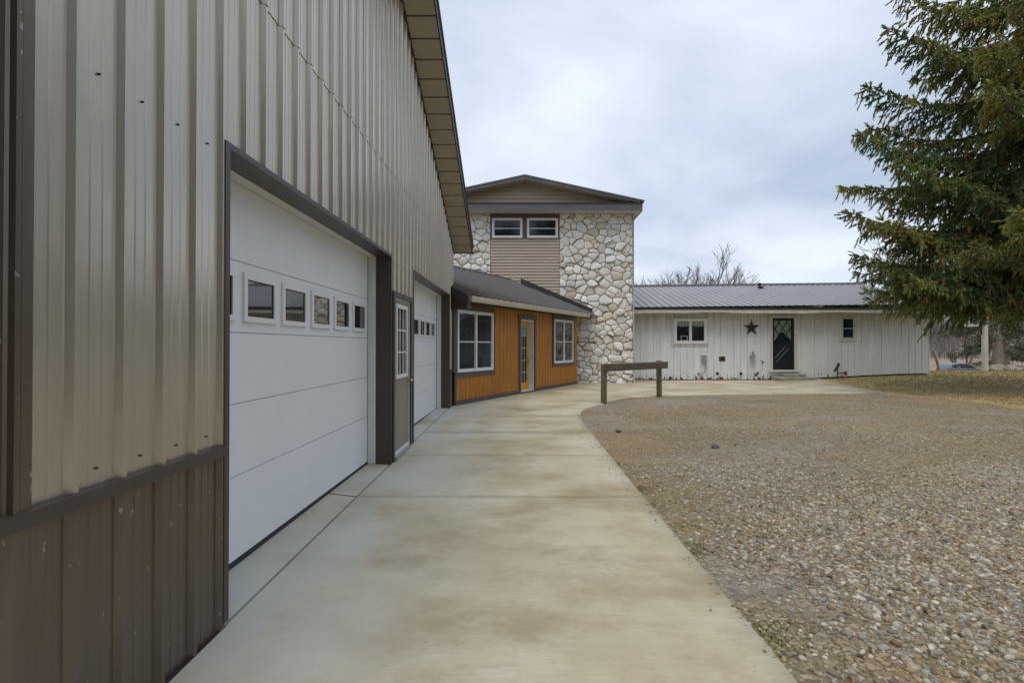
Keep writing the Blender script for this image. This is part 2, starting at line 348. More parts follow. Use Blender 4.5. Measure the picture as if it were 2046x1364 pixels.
for y in rows:
    dip = any(abs(y-j) < 0.0112 for j in joints)
    a, b = left_edge(y), right_edge(y)
    top = float(ground(0, y))
    for k in range(NC+1):
        x = a+(b-a)*k/NC; zz = float(ground(x, y))+0.0
        pv.append((x, y, zz-(0.05 if dip else 0)))
    pv.append((b+0.004, y, float(ground(b, y))-0.12))
for i in range(len(rows)-1):
    for k in range(NC+1): o_ = i*(NC+2)+k; pf.append((o_, o_+1, o_+NC+3, o_+NC+2))
path = mesh_np('path', pv, pf, conc); path['kind'] = 'structure'
# threshold strip in front of the barn doors
mb = MB().use(conc)
for (ya, yb) in ((2.74, 5.06), (5.08, 6.42), (7.63, 9.4), (9.42, 11.4)):
    n = max(2, int((yb-ya)/0.25))
    for i in range(n):
        a = ya+(yb-ya)*i/n; b = ya+(yb-ya)*(i+1)/n
        za, zb = float(ground(0, a)), float(ground(0, b)); ze = 0.028 if ya < 7 else 0.075
        mb.poly([(-2.02, a, max(za, ze)), (-1.678, a, za+0.004), (-1.678, b, zb+0.004), (-2.02, b, max(zb, ze))])
        mb.poly([(-1.678, a, za+0.004), (-1.672, a, za-0.05), (-1.672, b, zb-0.05), (-1.678, b, zb+0.004)])
pav = mb.build('pavement'); pav['kind'] = 'structure'

def lawn_edge(y): return float(np.interp(y, [-10, 4, 8, 11.4, 13, 15, 16, 20], [17, 15.5, 13.2, 11.6, 11.2, 10.45, 9, 5]))
def gr_h(x, y):
    z = ground(x, y)-0.022
    z = z+0.06*np.exp(-(((x-3.1)/1.1)**2+((y-13.0)/0.65)**2))
    return z+0.008*np.sin(x*1.7+y*0.6)*np.sin(y*1.3-x*0.4)
gv = []; gf = []; gy = np.concatenate([np.arange(-8, 1, 1.0), np.arange(1, 14.95, 0.15), [14.95, 15.05]]); NG = 70
for y in gy:
    a = right_edge(min(y, 14.9))-0.05; b = lawn_edge(y)+0.18*math.sin(y*2.1)+0.12*math.sin(y*5.3)
    b = max(b, a+0.05)
    for k in range(NG+1):
        t = (k/NG)**1.25; x = a+(b-a)*t
        gv.append((x, y, float(gr_h(x, y))-(0.05 if k == NG else 0)))
for i in range(len(gy)-1):
    for k in range(NG): o_ = i*(NG+1)+k; gf.append((o_, o_+1, o_+NG+2, o_+NG+1))
go = mesh_np('gravel_yard', gv, gf, grav, smooth=True); go['kind'] = 'structure'

# icosphere templates
def ico(sub):
    t = (1+5**.5)/2
    v = [(-1, t, 0), (1, t, 0), (-1, -t, 0), (1, -t, 0), (0, -1, t), (0, 1, t), (0, -1, -t), (0, 1, -t), (t, 0, -1), (t, 0, 1), (-t, 0, -1), (-t, 0, 1)]
    f = [(0, 11, 5), (0, 5, 1), (0, 1, 7), (0, 7, 10), (0, 10, 11), (1, 5, 9), (5, 11, 4), (11, 10, 2), (10, 7, 6), (7, 1, 8), (3, 9, 4), (3, 4, 2), (3, 2, 6), (3, 6, 8), (3, 8, 9), (4, 9, 5), (2, 4, 11), (6, 2, 10), (8, 6, 7), (9, 8, 1)]
    v = [np.array(p)/np.linalg.norm(p) for p in v]
    for _ in range(sub):
        c = {}; nf = []
        def mid(a, b):
            k = (min(a, b), max(a, b))
            if k not in c: m = v[a]+v[b]; v.append(m/np.linalg.norm(m)); c[k] = len(v)-1
            return c[k]
        for a, b, d in f:
            x, y, z = mid(a, b), mid(b, d), mid(d, a); nf += [(a, x, z), (b, y, x), (d, z, y), (x, y, z)]
        f = nf
    return np.array(v), np.array(f)
ICO0, ICO1, ICO2 = ico(0), ico(1), ico(2)
PEB_C = np.array([(0.60, 0.585, 0.55), (0.46, 0.45, 0.42), (0.42, 0.37, 0.28), (0.35, 0.27, 0.175), (0.42, 0.32, 0.24), (0.31, 0.325, 0.34), (0.20, 0.185, 0.16), (0.66, 0.64, 0.59), (0.24, 0.165, 0.10), (0.37, 0.29, 0.18), (0.40, 0.41, 0.41)])
PEB_OLD = np.array([(0.50, 0.49, 0.46), (0.40, 0.385, 0.36), (0.36, 0.29, 0.21), (0.30, 0.215, 0.15), (0.40, 0.30, 0.24), (0.27, 0.28, 0.30), (0.19, 0.18, 0.17), (0.55, 0.53, 0.48), (0.22, 0.15, 0.10), (0.33, 0.25, 0.16)])
def stones(name, P, S, tmpl, mat, pal, flat=(0.45, 0.8)):
    tv, tf = tmpl; n = len(P); nv = len(tv)
    jit = 1+rng.normal(0, 0.13, (n, nv)); V = tv[None]*jit[..., None]
    sc = np.stack([rng.uniform(0.75, 1.35, n), rng.uniform(0.65, 1.0, n), rng.uniform(*flat, n)], -1)*S[:, None]
    V = V*sc[:, None, :]
    a = rng.uniform(0, 6.28, n); ca, sa = np.cos(a)[:, None], np.sin(a)[:, None]
    X = V[..., 0]*ca-V[..., 1]*sa; Y = V[..., 0]*sa+V[..., 1]*ca
    V = np.stack([X, Y, V[..., 2]], -1)+P[:, None, :]
    F = tf[None]+(np.arange(n)*nv)[:, None, None]
    c = pal[rng.integers(0, len(pal), n)]*rng.uniform(0.5, 1.12, (n, 1))*np.array([0.96, 0.96, 0.93])
    return V.reshape(-1, 3), F.reshape(-1, 3), np.repeat(c, nv, 0)
def scatter(y0, y1, dens, keep=None, xmin_off=0.02):
    n = int((y1-y0)*12*dens); y = rng.uniform(y0, y1, n); x = rng.uniform(1.0, 13.0, n)
    yy = np.linspace(y0, y1, 200); xe = np.interp(y, yy, [right_edge(v) for v in yy]); le = np.interp(y, yy, [lawn_edge(v) for v in yy])
    k = (x > xe+xmin_off) & (x < 1.03*y+0.9) & (x < le-0.1); x, y, xe = x[k], y[k], xe[k]
    cl = 0.5+0.5*np.sin(x*2.1+1.1*np.sin(y*1.7))*np.sin(y*1.9+x*0.7); c2 = 0.5+0.5*np.sin(x*0.83+y*0.6+1.2*np.sin(y*0.9))*np.sin(y*0.71-x*0.45+0.8)
    ed_ = np.clip((x-xe-0.05)/(0.9+0.5*cl), 0, 1)
    p = np.clip(0.12+0.75*ed_-0.3*cl+0.25*c2, 0.06, 1)*(1-0.72*smooth01(3.6, 7.5, y-0.35*(x-xe)))
    if keep: p = p*keep(y)
    k = rng.uniform(0, 1, len(x)) < p; x, y = x[k], y[k]
    return np.stack([x, y, gr_h(x, y)], -1)
def gravel_part(y0, y1, dens, smin, smax, tmpl, keep=None):
    P = scatter(y0, y1, dens, keep); S = smin+(smax-smin)*rng.beta(1.1, 4.5, len(P)); P[:, 2] += S*0.15
    V, F, C = stones('g', P, S, tmpl, peb, PEB_C)
    c2 = 0.5+0.5*np.sin(P[:, 0]*0.83+P[:, 1]*0.6+1.2*np.sin(P[:, 1]*0.9))*np.sin(P[:, 1]*0.71-P[:, 0]*0.45+0.8); g_ = np.repeat(smooth01(0.5, 0.8, c2), len(tmpl[0]))[:, None]; C = C*(1-g_)*np.array([0.92, 0.88, 0.8])+g_*C*np.array([1.05, 1.1, 1.18])
    f = smooth01(3.2, 7.0, P[:, 1])[:, None]*0.8; nv = len(tmpl[0]); f = np.repeat(f, nv, 0)
    return V, F, C*(1-f)+f*(C*0.6+0.4*np.array([0.24, 0.20, 0.11]))*np.array([1.0, 0.95, 0.86])
parts = [gravel_part(1.6, 6.5, 2400, 0.009, 0.036, ICO1, lambda y: 1-0.75*smooth01(3.0, 6.2, y)), gravel_part(1.6, 7.5, 2600, 0.005, 0.013, ICO0),
         gravel_part(3.5, 9.0, 1200, 0.008, 0.026, ICO1, lambda y: smooth01(3.4, 5, y)), gravel_part(7.0, 14.6, 1300, 0.008, 0.024, ICO0, lambda y: smooth01(7, 8.5, y))]
ysp = rng.uniform(2.2, 13, 170); xsp = np.array([right_edge(v) for v in ysp])-rng.exponential(0.05, 170)-0.01; ksp = ysp < 10.5; ysp, xsp = ysp[ksp], xsp[ksp]; Ssp = rng.uniform(0.004, 0.011, len(ysp))
parts.append(stones('g', np.stack([xsp, ysp, ground(xsp, ysp)+Ssp*0.4], -1), Ssp, ICO0, peb, PEB_C))
vs, fs, cs, o_ = [], [], [], 0
for a, b, c in parts: vs.append(a); fs.append(b+o_); cs.append(c); o_ += len(a)
gr = mesh_np('gravel', np.concatenate(vs), np.concatenate(fs), peb, np.concatenate(cs), smooth=True)
tag(gr, 'loose mixed pebbles covering the gravel yard', 'gravel', kind='stuff')
# dead leaves, needles and twigs on the gravel
n = 5200; P = scatter(2, 14, 130)[:n]; n = len(P); a = rng.uniform(0, 6.28, n); L = rng.uniform(0.008, 0.03, n); Wd = L*rng.uniform(0.12, 0.6, n)
d = np.stack([np.cos(a), np.sin(a), rng.uniform(-.2, .3, n)], -1); q = np.stack([-np.sin(a), np.cos(a), rng.uniform(-.3, .3, n)], -1)
P[:, 2] += 0.022
V = np.stack([P-d*L[:, None], P+q*Wd[:, None], P+d*L[:, None], P-q*Wd[:, None]], 1).reshape(-1, 3)
lc = np.array([(0.16, 0.09, 0.04), (0.08, 0.05, 0.03), (0.24, 0.15, 0.07), (0.10, 0.10, 0.03)])[rng.integers(0, 4, n)]
tag(mesh_np('leaf_litter', V, np.arange(4*n).reshape(-1, 4), grassm, np.repeat(lc, 4, 0)), 'small dead leaves and twigs scattered over gravel', 'leaf litter', kind='stuff')
n = 2600; ym = rng.uniform(2.1, 6.5, n); ym = ym[(np.sin(ym*5.1)+np.sin(ym*11.7+1)+rng.normal(0, .4, len(ym))) > 0.85]; n = len(ym); xm = np.array([right_edge(v) for v in ym])+0.03+rng.exponential(0.07, n); zm_ = gr_h(xm, ym)
a = rng.uniform(0, 6.28, n); h = rng.uniform(0.008, 0.025, n); w = 0.005; lx, ly = rng.normal(0, .012, n), rng.normal(0, .012, n)
V = np.stack([np.stack([xm-np.cos(a)*w, ym-np.sin(a)*w, zm_], -1), np.stack([xm+np.cos(a)*w, ym+np.sin(a)*w, zm_], -1), np.stack([xm+lx, ym+ly, zm_+h], -1)], 1).reshape(-1, 3)
tag(mesh_np('moss', V, np.arange(3*n).reshape(-1, 3), grassm, np.repeat(np.array([[0.13, 0.15, 0.03]])*rng.uniform(.6, 1.3, (n, 1)), 3, 0)), 'green moss tufts along the edge of the concrete walk', 'moss', kind='stuff')
# short grass on the lawn
n = 42000; x = rng.uniform(9.0, 24, n); y = rng.uniform(9, 25, n)
k = x > np.interp(y, [9, 11.4, 13, 15, 16, 20.3, 20.4, 25], [12.9, 11.6, 11.2, 10.7, 11.0, 12.0, 16.6, 16.6])
k &= x < 1.02*y+0.8; k &= ~((y > 20.2) & (x < 16.5)); x, y = x[k], y[k]; n = len(x); z = ground(x, y)-0.03
a = rng.uniform(0, 6.28, n); h = rng.uniform(0.02, 0.06, n); w = rng.uniform(0.006, 0.016, n); dx, dy = np.cos(a)*w, np.sin(a)*w; lx, ly = rng.normal(0, .022, n), rng.normal(0, .022, n)
V = np.stack([np.stack([x-dx, y-dy, z], -1), np.stack([x+dx, y+dy, z], -1), np.stack([x+lx, y+ly, z+h], -1)], 1).reshape(-1, 3)
gp = np.clip(0.5+0.5*np.sin(x*0.9+y*1.3)*np.sin(y*0.8-x*0.5)+rng.normal(0, .25, n), 0, 1)[:, None]*smooth01(14, 21, y)[:, None]
gcl = (1-gp)*np.array([0.42, 0.315, 0.16])+gp*np.array([0.16, 0.18, 0.045]); gcl = gcl*rng.uniform(0.6, 1.25, (n, 1))
tag(mesh_np('lawn_grass', V, np.arange(3*n).reshape(-1, 3), grassm, np.repeat(gcl, 3, 0)), 'short brownish green winter grass on the lawn', 'grass', kind='stuff')

# ------------------------------------------------------------------ facade helpers (local: facade in XZ plane, outside = -Y)
RIB = [(0, 0), (0.016, -0.024), (0.038, -0.024), (0.054, 0), (0.100, 0), (0.105, -0.004), (0.118, -0.004), (0.123, 0), (0.158, 0), (0.163, -0.004), (0.176, -0.004), (0.181, 0)]
def profile(x0, x1, prof, per, extra=(), off=0):
    pts = []
    k0 = math.floor((x0-off)/per)-1; k1 = math.ceil((x1-off)/per)+1
    for k in range(k0, k1+1):
        for a, b in prof: pts.append((off+k*per+a, b))
    px = [p[0] for p in pts]; py = [p[1] for p in pts]
    X = sorted(set([round(p, 5) for p in px if x0 < p < x1]+[x0, x1]+[e for e in extra if x0 < e < x1]))
    return [(x, float(np.interp(x, px, py))) for x in X]
def ribbed(mb, x0, x1, zb, zt, prof, per, holes=(), y=0.0, off=0):
    ex = [h[0] for h in holes]+[h[1] for h in holes]
    zbf = zb if callable(zb) else (lambda x: zb); ztf = zt if callable(zt) else (lambda x: zt)
    P = profile(x0, x1, prof, per, ex, off)
    for (xa, ya), (xb, yb) in zip(P[:-1], P[1:]):
        xm = (xa+xb)/2; iv = [(None, None)]; hs = sorted([(h[2], h[3]) for h in holes if h[0] <= xm <= h[1]])
        lo = ('f',); segs = []; cur = None
        for (h0, h1) in hs:
            segs.append((cur, h0)); cur = h1
        segs.append((cur, None))
        for s0, s1 in segs:
            za0 = zbf(xa) if s0 is None else s0; zb0 = zbf(xb) if s0 is None else s0
            za1 = ztf(xa) if s1 is None else s1; zb1 = ztf(xb) if s1 is None else s1
            if za1-za0 < 1e-4 and zb1-zb0 < 1e-4: continue
            mb.poly([(xa, y+ya, za0), (xb, y+yb, zb0), (xb, y+yb, zb1), (xa, y+ya, za1)])
def lap(mb, x0f, x1f, z0, z1, ex=0.11, y=0.0):
    z = z0
    while z < z1-1e-3:
        zt = min(z+ex, z1); a0, a1 = x0f(z), x1f(z); b0, b1 = x0f(zt), x1f(zt)
        mb.poly([(a0, y-0.028, z), (a1, y-0.028, z), (b1, y-0.002, zt), (b0, y-0.002, zt)])
        mb.poly([(a0, y, z), (a1, y, z), (a1, y-0.028, z), (a0, y-0.028, z)])
        z = zt
def frame(mb, x0, x1, z0, z1, w, ya, yb):
    mb.box(x0, x0+w, ya, yb, z0, z1); mb.box(x1-w, x1, ya, yb, z0, z1)
    mb.box(x0+w, x1-w, ya, yb, z0, z0+w); mb.box(x0+w, x1-w, ya, yb, z1-w, z1)
def window(root, x0, x1, z0, z1, w=0.05, cols=1, hung=True, y=0.0, fm=None, gm=None, mull=0.06, curt=False):
    fm = fm or whitepvc; gm = gm or glassd
    mb = MB().use(fm); frame(mb, x0, x1, z0, z1, w, y-0.05, y+0.02)
    cw = (x1-x0-2*w-(cols-1)*mull)/cols; cells = []
    for c in range(cols):
        a = x0+w+c*(cw+mull); b = a+cw
        if c: mb.box(a-mull, a, y-0.05, y+0.02, z0+w, z1-w)
        zm = (z0+z1)/2
        if hung:
            frame(mb, a, b, zm-0.014, z1-w, 0.014, y-0.032, y+0.015); frame(mb, a, b, z0+w, zm-0.0145, 0.018, y-0.02, y+0.015)
        else: frame(mb, a, b, z0+w, z1-w, 0.025, y-0.03, y+0.015)
        cells.append((a, b))
    o = mb.build('window', parent=root, bevel=0.003)
    g = MB().use(gm)
    for a, b in cells: g.box(a+0.005, b-0.005, y-0.010, y-0.004, z0+w, z1-w)
    g.build('pane', parent=o)
    if curt:
        c = MB().use(curtain)
        for a, b in cells:
            n = 9
            top = [(a+(b-a)*i/n, y-0.014, z1-w-0.035) for i in range(n+1)]
            bot = [(a+(b-a)*i/n, y-0.014, z1-w-0.21-0.05*(i % 2)+0.06*abs(i-n/2)/n) for i in range(n+1)]
            for i in range(n): c.poly([bot[i], bot[i+1], top[i+1], top[i]])
        c.build('curtain', parent=o)
    return o

# ------------------------------------------------------------------ metal barn (local X = world +y, local -Y = world +x)
barn = thing('metal_barn', 'large tan ribbed metal barn with brown trim and two white garage doors', 'barn', (-1.68, 0, 0), R(90))
X0, X1, XP = 0.97, 12.03, 6.5
def rake(x): return 3.70+0.489*(X1-x) if x > XP else 3.70+0.489*(x-X0)
D1 = (2.84, 6.31, -1, 2.605); D2 = (7.63, 11.31, -1, 2.605); DM = (6.42, 7.50, -1, 2.20)
LAP = 3.72
mb = MB().use(tan)
ribbed(mb, 1.69, X1, 0.95, LAP, RIB, 0.2286, [D1, D2, DM], off=0.02)
mb.build('wall_siding', parent=barn)
mb = MB().use(tan)
ribbed(mb, X0, X1, LAP-0.03, lambda x: max(rake(x), LAP-0.03), RIB, 0.2286, y=-0.005, off=0.02)
mb.build('gable_siding', parent=barn)
mb = MB().use(brownm)
ribbed(mb, X0, D1[0]-0.03, -0.14, 0.905, RIB, 0.2286, off=0.02, y=-0.002)
mb.build('wainscot', parent=barn); mb = MB().use(brownm)
ribbed(mb, D2[1]+0.03, X1, -0.05, 0.905, RIB, 0.2286, off=0.02, y=-0.002)
mb.build('wainscot', parent=barn); mb = MB().use(brownm)
ribbed(mb, D1[1]+0.02, DM[0]-0.01, -0.05, 0.95, [(0, 0)], 0.1, y=-0.002)
mb.build('wainscot', parent=barn); mb = MB().use(brownm)
ribbed(mb, DM[1]+0.01, D2[0]-0.02, -0.05, 0.95, [(0, 0)], 0.1, y=-0.002)
mb.build('wainscot', parent=barn)
for a, b in ((X0, D1[0]-0.035), (D2[1]+0.035, X1)):
    mb = MB().use(brownt); mb.prism([(a, 0.0, 0.898), (a, -0.046, 0.898), (a, -0.046, 0.950), (a, 0.0, 0.958)], [(b, 0.0, 0.898), (b, -0.046, 0.898), (b, -0.046, 0.950), (b, 0.0, 0.958)]); mb.build('wainscot_trim', parent=barn)
mb = MB().use(brownm)
FR = [(0, 0), (0.01, -0.006), (0.016, -0.006), (0.026, 0)]
ribbed(mb, X0, 1.662, 0.95, LAP, FR, 0.058, y=-0.006)
mb.box(1.662, 1.702, -0.028, 0.0, 0.952, LAP); mb.box(1.635, 1.655, -0.034, -0.005, 0.952, LAP)
mb.build('corner_trim', parent=barn)
for a, b, z in ((X0, D1[0]-0.02, -0.058), (D2[1]+0.03, X1, float(ground(0, 11.7))+0.018)):
    MB().use(rubber).box(a, b, -0.026, 0.0, float(ground(0, a))-0.06, z).build('base_strip', parent=barn)
sc0 = MB().use(starm).tube([(0, 0.0, 0), (0, -0.009, 0)], 0.0048, 6).build('screw', parent=barn); ns_ = 0
for z in (2.57, 1.02):
    x = 0.02+0.2286*8-0.09
    while x < X1-0.1:
        if x > 1.76 and not any(h[0]-0.08 < x < h[1]+0.08 and z < h[3]+0.08 for h in (D1, D2, DM)):
            q = sc0 if ns_ == 0 else sc0.copy()
            if ns_: COL.objects.link(q); q.parent = barn
            q.location = (x, 0, z); ns_ += 1
        x += 0.2286
# rake soffit, fascia and roof
OV = 0.45
mb = MB().use(soffit)
def slope_boxes(mb, xa, xb, ya, yb, t0, t1, step=None, gap=0.028):
    n = max(1, round(abs(xb-xa)/step)) if step else 1
    for i in range(n):
        a = xa+(xb-xa)*i/n; b = xa+(xb-xa)*(i+1)/n-(gap if step else 0)
        za, zb = rake(a), rake(b)
        mb.prism([(a, ya, za+t0), (a, yb, za+t0), (a, yb, za+t1), (a, ya, za+t1)], [(b, ya, zb+t0), (b, yb, zb+t0), (b, yb, zb+t1), (b, ya, zb+t1)])
slope_boxes(mb, XP+0.001, X1+0.02, -OV, -0.022, 0.0, 0.02, 0.285); slope_boxes(mb, X0-0.02, XP-0.001, -OV, -0.022, 0.0, 0.02, 0.285)
mb.build('soffit', parent=barn)
mb = MB().use(darktrim)
for a, b in ((XP, X1+0.03), (X0-0.03, XP)):
    slope_boxes(mb, a, b, -OV-0.02, -OV, -0.012, 0.15); slope_boxes(mb, a, b, -0.036, -0.020, -0.03, 0.0); slope_boxes(mb, a, b, -OV, 0.0, 0.024, 0.036)
mb.box(X1+0.022, X1+0.04, -OV-0.02, 0.0, 3.69, 3.86)
mb.build('fascia', parent=barn)
mb = MB().use(roofbr)
for a, b in ((XP, X1+0.06), (X0-0.06, XP)):
    slope_boxes(mb, a, b, -OV-0.045, 12.0, 0.152, 0.185)
mb.build('roof', parent=barn)
mb = MB().use(tan)
mb.box(X0, X1-0.004, 11.5, 11.52, -0.2, 3.7); mb.box(X0, X0+0.02, 0.02, 11.5, -0.2, 3.85); mb.box(X1-0.025, X1-0.004, 0.02, 11.5, -0.2, 3.85)
mb.poly([(X0, 11.51, 3.7), (X1, 11.51, 3.7), (XP, 11.51, 6.4)])
mb.build('side_wall', parent=barn)
def garage_door(xa, xb, wx0, zfloor):
    j = MB().use(brownt)
    yw = -0.030
    # face trim, then brown return, then white boards
    j.box(xa-0.045, xa, yw, 0.006, zfloor-0.06, 2.64); j.box(xb, xb+0.018, yw, 0.006, zfloor-0.05, 2.64); j.box(xa, xb, yw, 0.006, 2.605, 2.64)
    j.box(xa-0.02, xa-0.001, 0.006, 0.165, zfloor-0.06, 2.62); j.box(xb+0.001, xb+0.018, 0.006, 0.165, zfloor-0.05, 2.62); j.box(xa-0.001, xb+0.001, 0.006, 0.165, 2.606, 2.62)
    j.build('door_trim', parent=barn)
    w = MB().use(jambw)
    w.box(xa-0.06, xa, 0.166, 0.262, zfloor, 2.65); w.box(xb, xb+0.04, 0.166, 0.262, zfloor, 2.65); w.box(xa, xb, 0.166, 0.262, 2.604, 2.65)
    k = zfloor+0.15
    while k < 2.5: w.tube([(xb-0.0005, 0.212, k), (xb-0.003, 0.212, k)], 0.007, 6); k += 0.3
    k = xa+0.2
    while k < xb: w.tube([(k, 0.212, 2.6045), (k, 0.212, 2.601)], 0.007, 6); k += 0.3
    w.build('jamb_board', parent=barn)
    d = MB().use(whitedoor); yd = 0.27
    zs = [zfloor+0.02, 0.613, 1.104, 1.587, 2.075, 2.66]
    for a, b in zip(zs[:-1], zs[1:]):
        d.prism([(xa-0.05, yd+0.006, a+0.002), (xa-0.05, yd, a+0.006), (xa-0.05, yd, b-0.004), (xa-0.05, yd+0.006, b-0.001), (xa-0.05, yd+0.045, b-0.002), (xa-0.05, yd+0.045, a+0.003)],
                [(xb+0.04, yd+0.006, a+0.002), (xb+0.04, yd, a+0.006), (xb+0.04, yd, b-0.004), (xb+0.04, yd+0.006, b-0.001), (xb+0.04, yd+0.045, b-0.002), (xb+0.04, yd+0.045, a+0.003)])
    d.use(darktrim).box(xa-0.05, xb+0.04, yd+0.03, yd+0.044, zfloor+0.03, 2.64)
    do = d.build('garage_door', parent=barn)
    s = MB().use(rubber).box(xa-0.05, xb+0.04, yd-0.004, yd+0.04, zfloor-0.03, zfloor+0.024); s.build('bottom_seal', parent=do)
    for i in range(6):
        a = wx0+0.56*i; f = MB().use(whitepvc)
        frame(f, a, a+0.462, 1.662, 2.005, 0.042, yd-0.018, yd+0.002); f.box(a+0.004, a+0.458, yd-0.024, yd-0.019, 1.664, 1.672)
        f.use(rubber); frame(f, a+0.0425, a+0.4195, 1.7045, 1.9625, 0.007, yd-0.009, yd+0.001)
        f.use(glass).box(a+0.05, a+0.412, yd-0.006, yd-0.003, 1.712, 1.955)
        f.build('window', parent=do)
garage_door(2.84, 6.31, 2.94, 0.028)
garage_door(7.63, 11.31, 7.77, 0.075)
# service door between the garage doors
mb = MB().use(brownt)
mb.box(6.42, 6.50, -0.035, 0.01, 0.0, 2.20); mb.box(7.41, 7.50, -0.035, 0.01, 0.02, 2.20); mb.box(6.50, 7.41, -0.035, 0.01, 2.125, 2.20)
mb.build('door_frame', parent=barn, bevel=0.004)
edoor = varied('taupe_door', (0.235, 0.205, 0.172), 0.45, 0.05, 3)
mb = MB().use(edoor).box(6.515, 7.395, 0.0, 0.04, 0.10, 2.118)
ed = mb.build('entry_door', parent=barn)
mb = MB().use(whitepvc); frame(mb, 6.502, 7.408, 0.062, 2.123, 0.011, -0.012, 0.012); mb.box(6.514, 7.396, -0.014, -0.001, 0.075, 0.105); mb.build('weather_strip', parent=ed)
mb = MB().use(whitepvc); frame(mb, 6.62, 7.25, 1.06, 2.05, 0.05, -0.022, 0.002)
for i in (1, 2):
    z = 1.11+0.89*i/3; mb.box(6.67, 7.20, -0.012, 0.0, z-0.009, z+0.009); x = 6.67+0.53*i/3; mb.box(x-0.008, x+0.008, -0.011, -0.0005, 1.11, 2.0)
mb.use(glass).box(6.665, 7.205, -0.004, 0.001, 1.105, 2.005)
mb.build('window', parent=ed)
mb = MB().use(steel); mb.tube([(7.34, 0.0, 0.99), (7.34, -0.006, 0.99)], 0.032, 14); mb.tube([(7.34, -0.005, 0.99), (7.34, -0.045, 0.99), (7.34, -0.05, 0.99), (7.34, -0.075, 0.99)], [0.012, 0.012, 0.028, 0.022], 14)
mb.build('handle', parent=ed, smooth=False); MB().use(steel).tube([(7.34, 0.0, 1.12), (7.34, -0.012, 1.12)], 0.026, 14).build('deadbolt', parent=ed)
for z in (0.3, 1.12, 1.9):
    mb = MB().use(zinc).tube([(6.507, -0.016, z-0.05), (6.507, -0.016, z+0.05)], 0.009, 8); mb.build('hinge', parent=ed)
mb = MB().use(zinc).box(6.505, 7.405, -0.05, 0.02, 0.03, 0.06); mb.build('threshold', parent=barn)

# ------------------------------------------------------------------ wood annex, turned 61.7 degrees; local X runs along its front
annex = thing('wood_annex', 'low orange stained wood annex with brown metal roof and cream gutter', 'building', (-1.59, 11.8, 0), math.atan2(0.88, 0.473))
GR = [(0, 0), (0.006, 0.008), (0.012, 0.008), (0.018, 0)]
mb = MB().use(oran); ribbed(mb, -0.03, 7.45, 0.2, 2.60, GR, 0.2, [(3.16, 4.02, 0.0, 2.25)], y=-0.001)
mb.build('wall', parent=annex)
trimc = varied('grey_brown_trim', (0.075, 0.067, 0.066), 0.5, 0.1, 5)
mb = MB().use(trimc)
mb.box(-0.03, 3.09, -0.03, 0.0, 0.06, 0.205); mb.box(4.09, 7.42, -0.03, 0.0, 0.06, 0.205); mb.box(3.09, 4.09, -0.03, 0.0, 0.06, 0.15)
mb.box(-0.06, 0.02, -0.027, 0.0, 0.206, 2.56)
mb.build('skirt_board', parent=annex)
mb = MB().use(trimc)
mb.box(-0.05, 1.72, -0.035, 0.0, 0.755, 0.86); mb.box(1.63, 1.72, -0.033, 0.0, 0.861, 2.46); mb.box(0.021, 1.629, -0.033, 0.0, 2.345, 2.46); mb.box(-0.10, 0.02, -0.0335, 0.0, 0.861, 2.46)
mb.build('casing', parent=annex); mb = MB().use(trimc)
mb.box(5.33, 7.15, -0.035, 0.0, 0.81, 0.905); mb.box(5.33, 5.42, -0.033, 0.0, 0.906, 2.50); mb.box(7.02, 7.15, -0.033, 0.0, 0.906, 2.50); mb.box(5.421, 7.019, -0.033, 0.0, 2.375, 2.50)
mb.build('casing', parent=annex); mb = MB().use(trimc)
mb.box(3.06, 3.16, -0.033, 0.0, 0.151, 2.26); mb.box(4.02, 4.11, -0.033, 0.0, 0.151, 2.26); mb.box(3.0, 4.16, -0.04, 0.0, 2.261, 2.37)
mb.build('door_casing', parent=annex)
mb = MB().use(darktrim); mb.box(-0.12, 7.45, -0.034, 0.0, 2.505, 2.60); mb.box(-0.15, 0.0, -0.43, 0.0, 2.34, 2.60); mb.box(0.0, 7.4, -0.43, -0.036, 2.575, 2.60)
mb.build('eave_soffit', parent=annex)
window(annex, 0.03, 1.62, 0.865, 2.34, 0.06, 2); window(annex, 5.425, 7.015, 0.91, 2.37, 0.06, 2)
mb = MB().use(whitepvc); mb.box(3.161, 3.185, 0.0, 0.19, 0.151, 2.25); mb.box(3.995, 4.019, 0.0, 0.19, 0.151, 2.25); mb.box(3.186, 3.994, 0.0, 0.19, 2.226, 2.25); mb.box(3.186, 3.994, 0.0, 0.19, 0.151, 0.175)
mb.build('door_jamb', parent=annex)
mb = MB().use(doorw); mb.box(3.187, 3.30, 0.165, 0.205, 0.176, 2.225); mb.box(3.87, 3.993, 0.165, 0.205, 0.176, 2.225); mb.box(3.301, 3.869, 0.166, 0.205, 0.176, 0.40); mb.box(3.301, 3.869, 0.166, 0.205, 2.08, 2.225)
ad = mb.build('front_door', parent=annex)
mb = MB().use(glassd).box(3.301, 3.869, 0.178, 0.19, 0.401, 1.80); mb.use(teal).box(3.301, 3.869, 0.178, 0.19, 1.80, 2.079); mb.use(whitepvc)
for z in (0.70, 1.05, 1.42, 1.79): mb.box(3.302, 3.868, 0.174, 0.177, z-0.007, z+0.007)
for x in (3.44, 3.585, 3.73): mb.box(x-0.006, x+0.006, 0.1735, 0.1768, 0.402, 2.078)
mb.build('leaded_glass', parent=ad)
mb = MB().use(steel).box(3.92, 3.95, 0.155, 0.164, 0.95, 1.15); mb.tube([(3.935, 0.16, 1.05), (3.935, 0.11, 1.05), (3.86, 0.105, 1.05)], 0.012, 8); mb.build('handle', parent=ad)
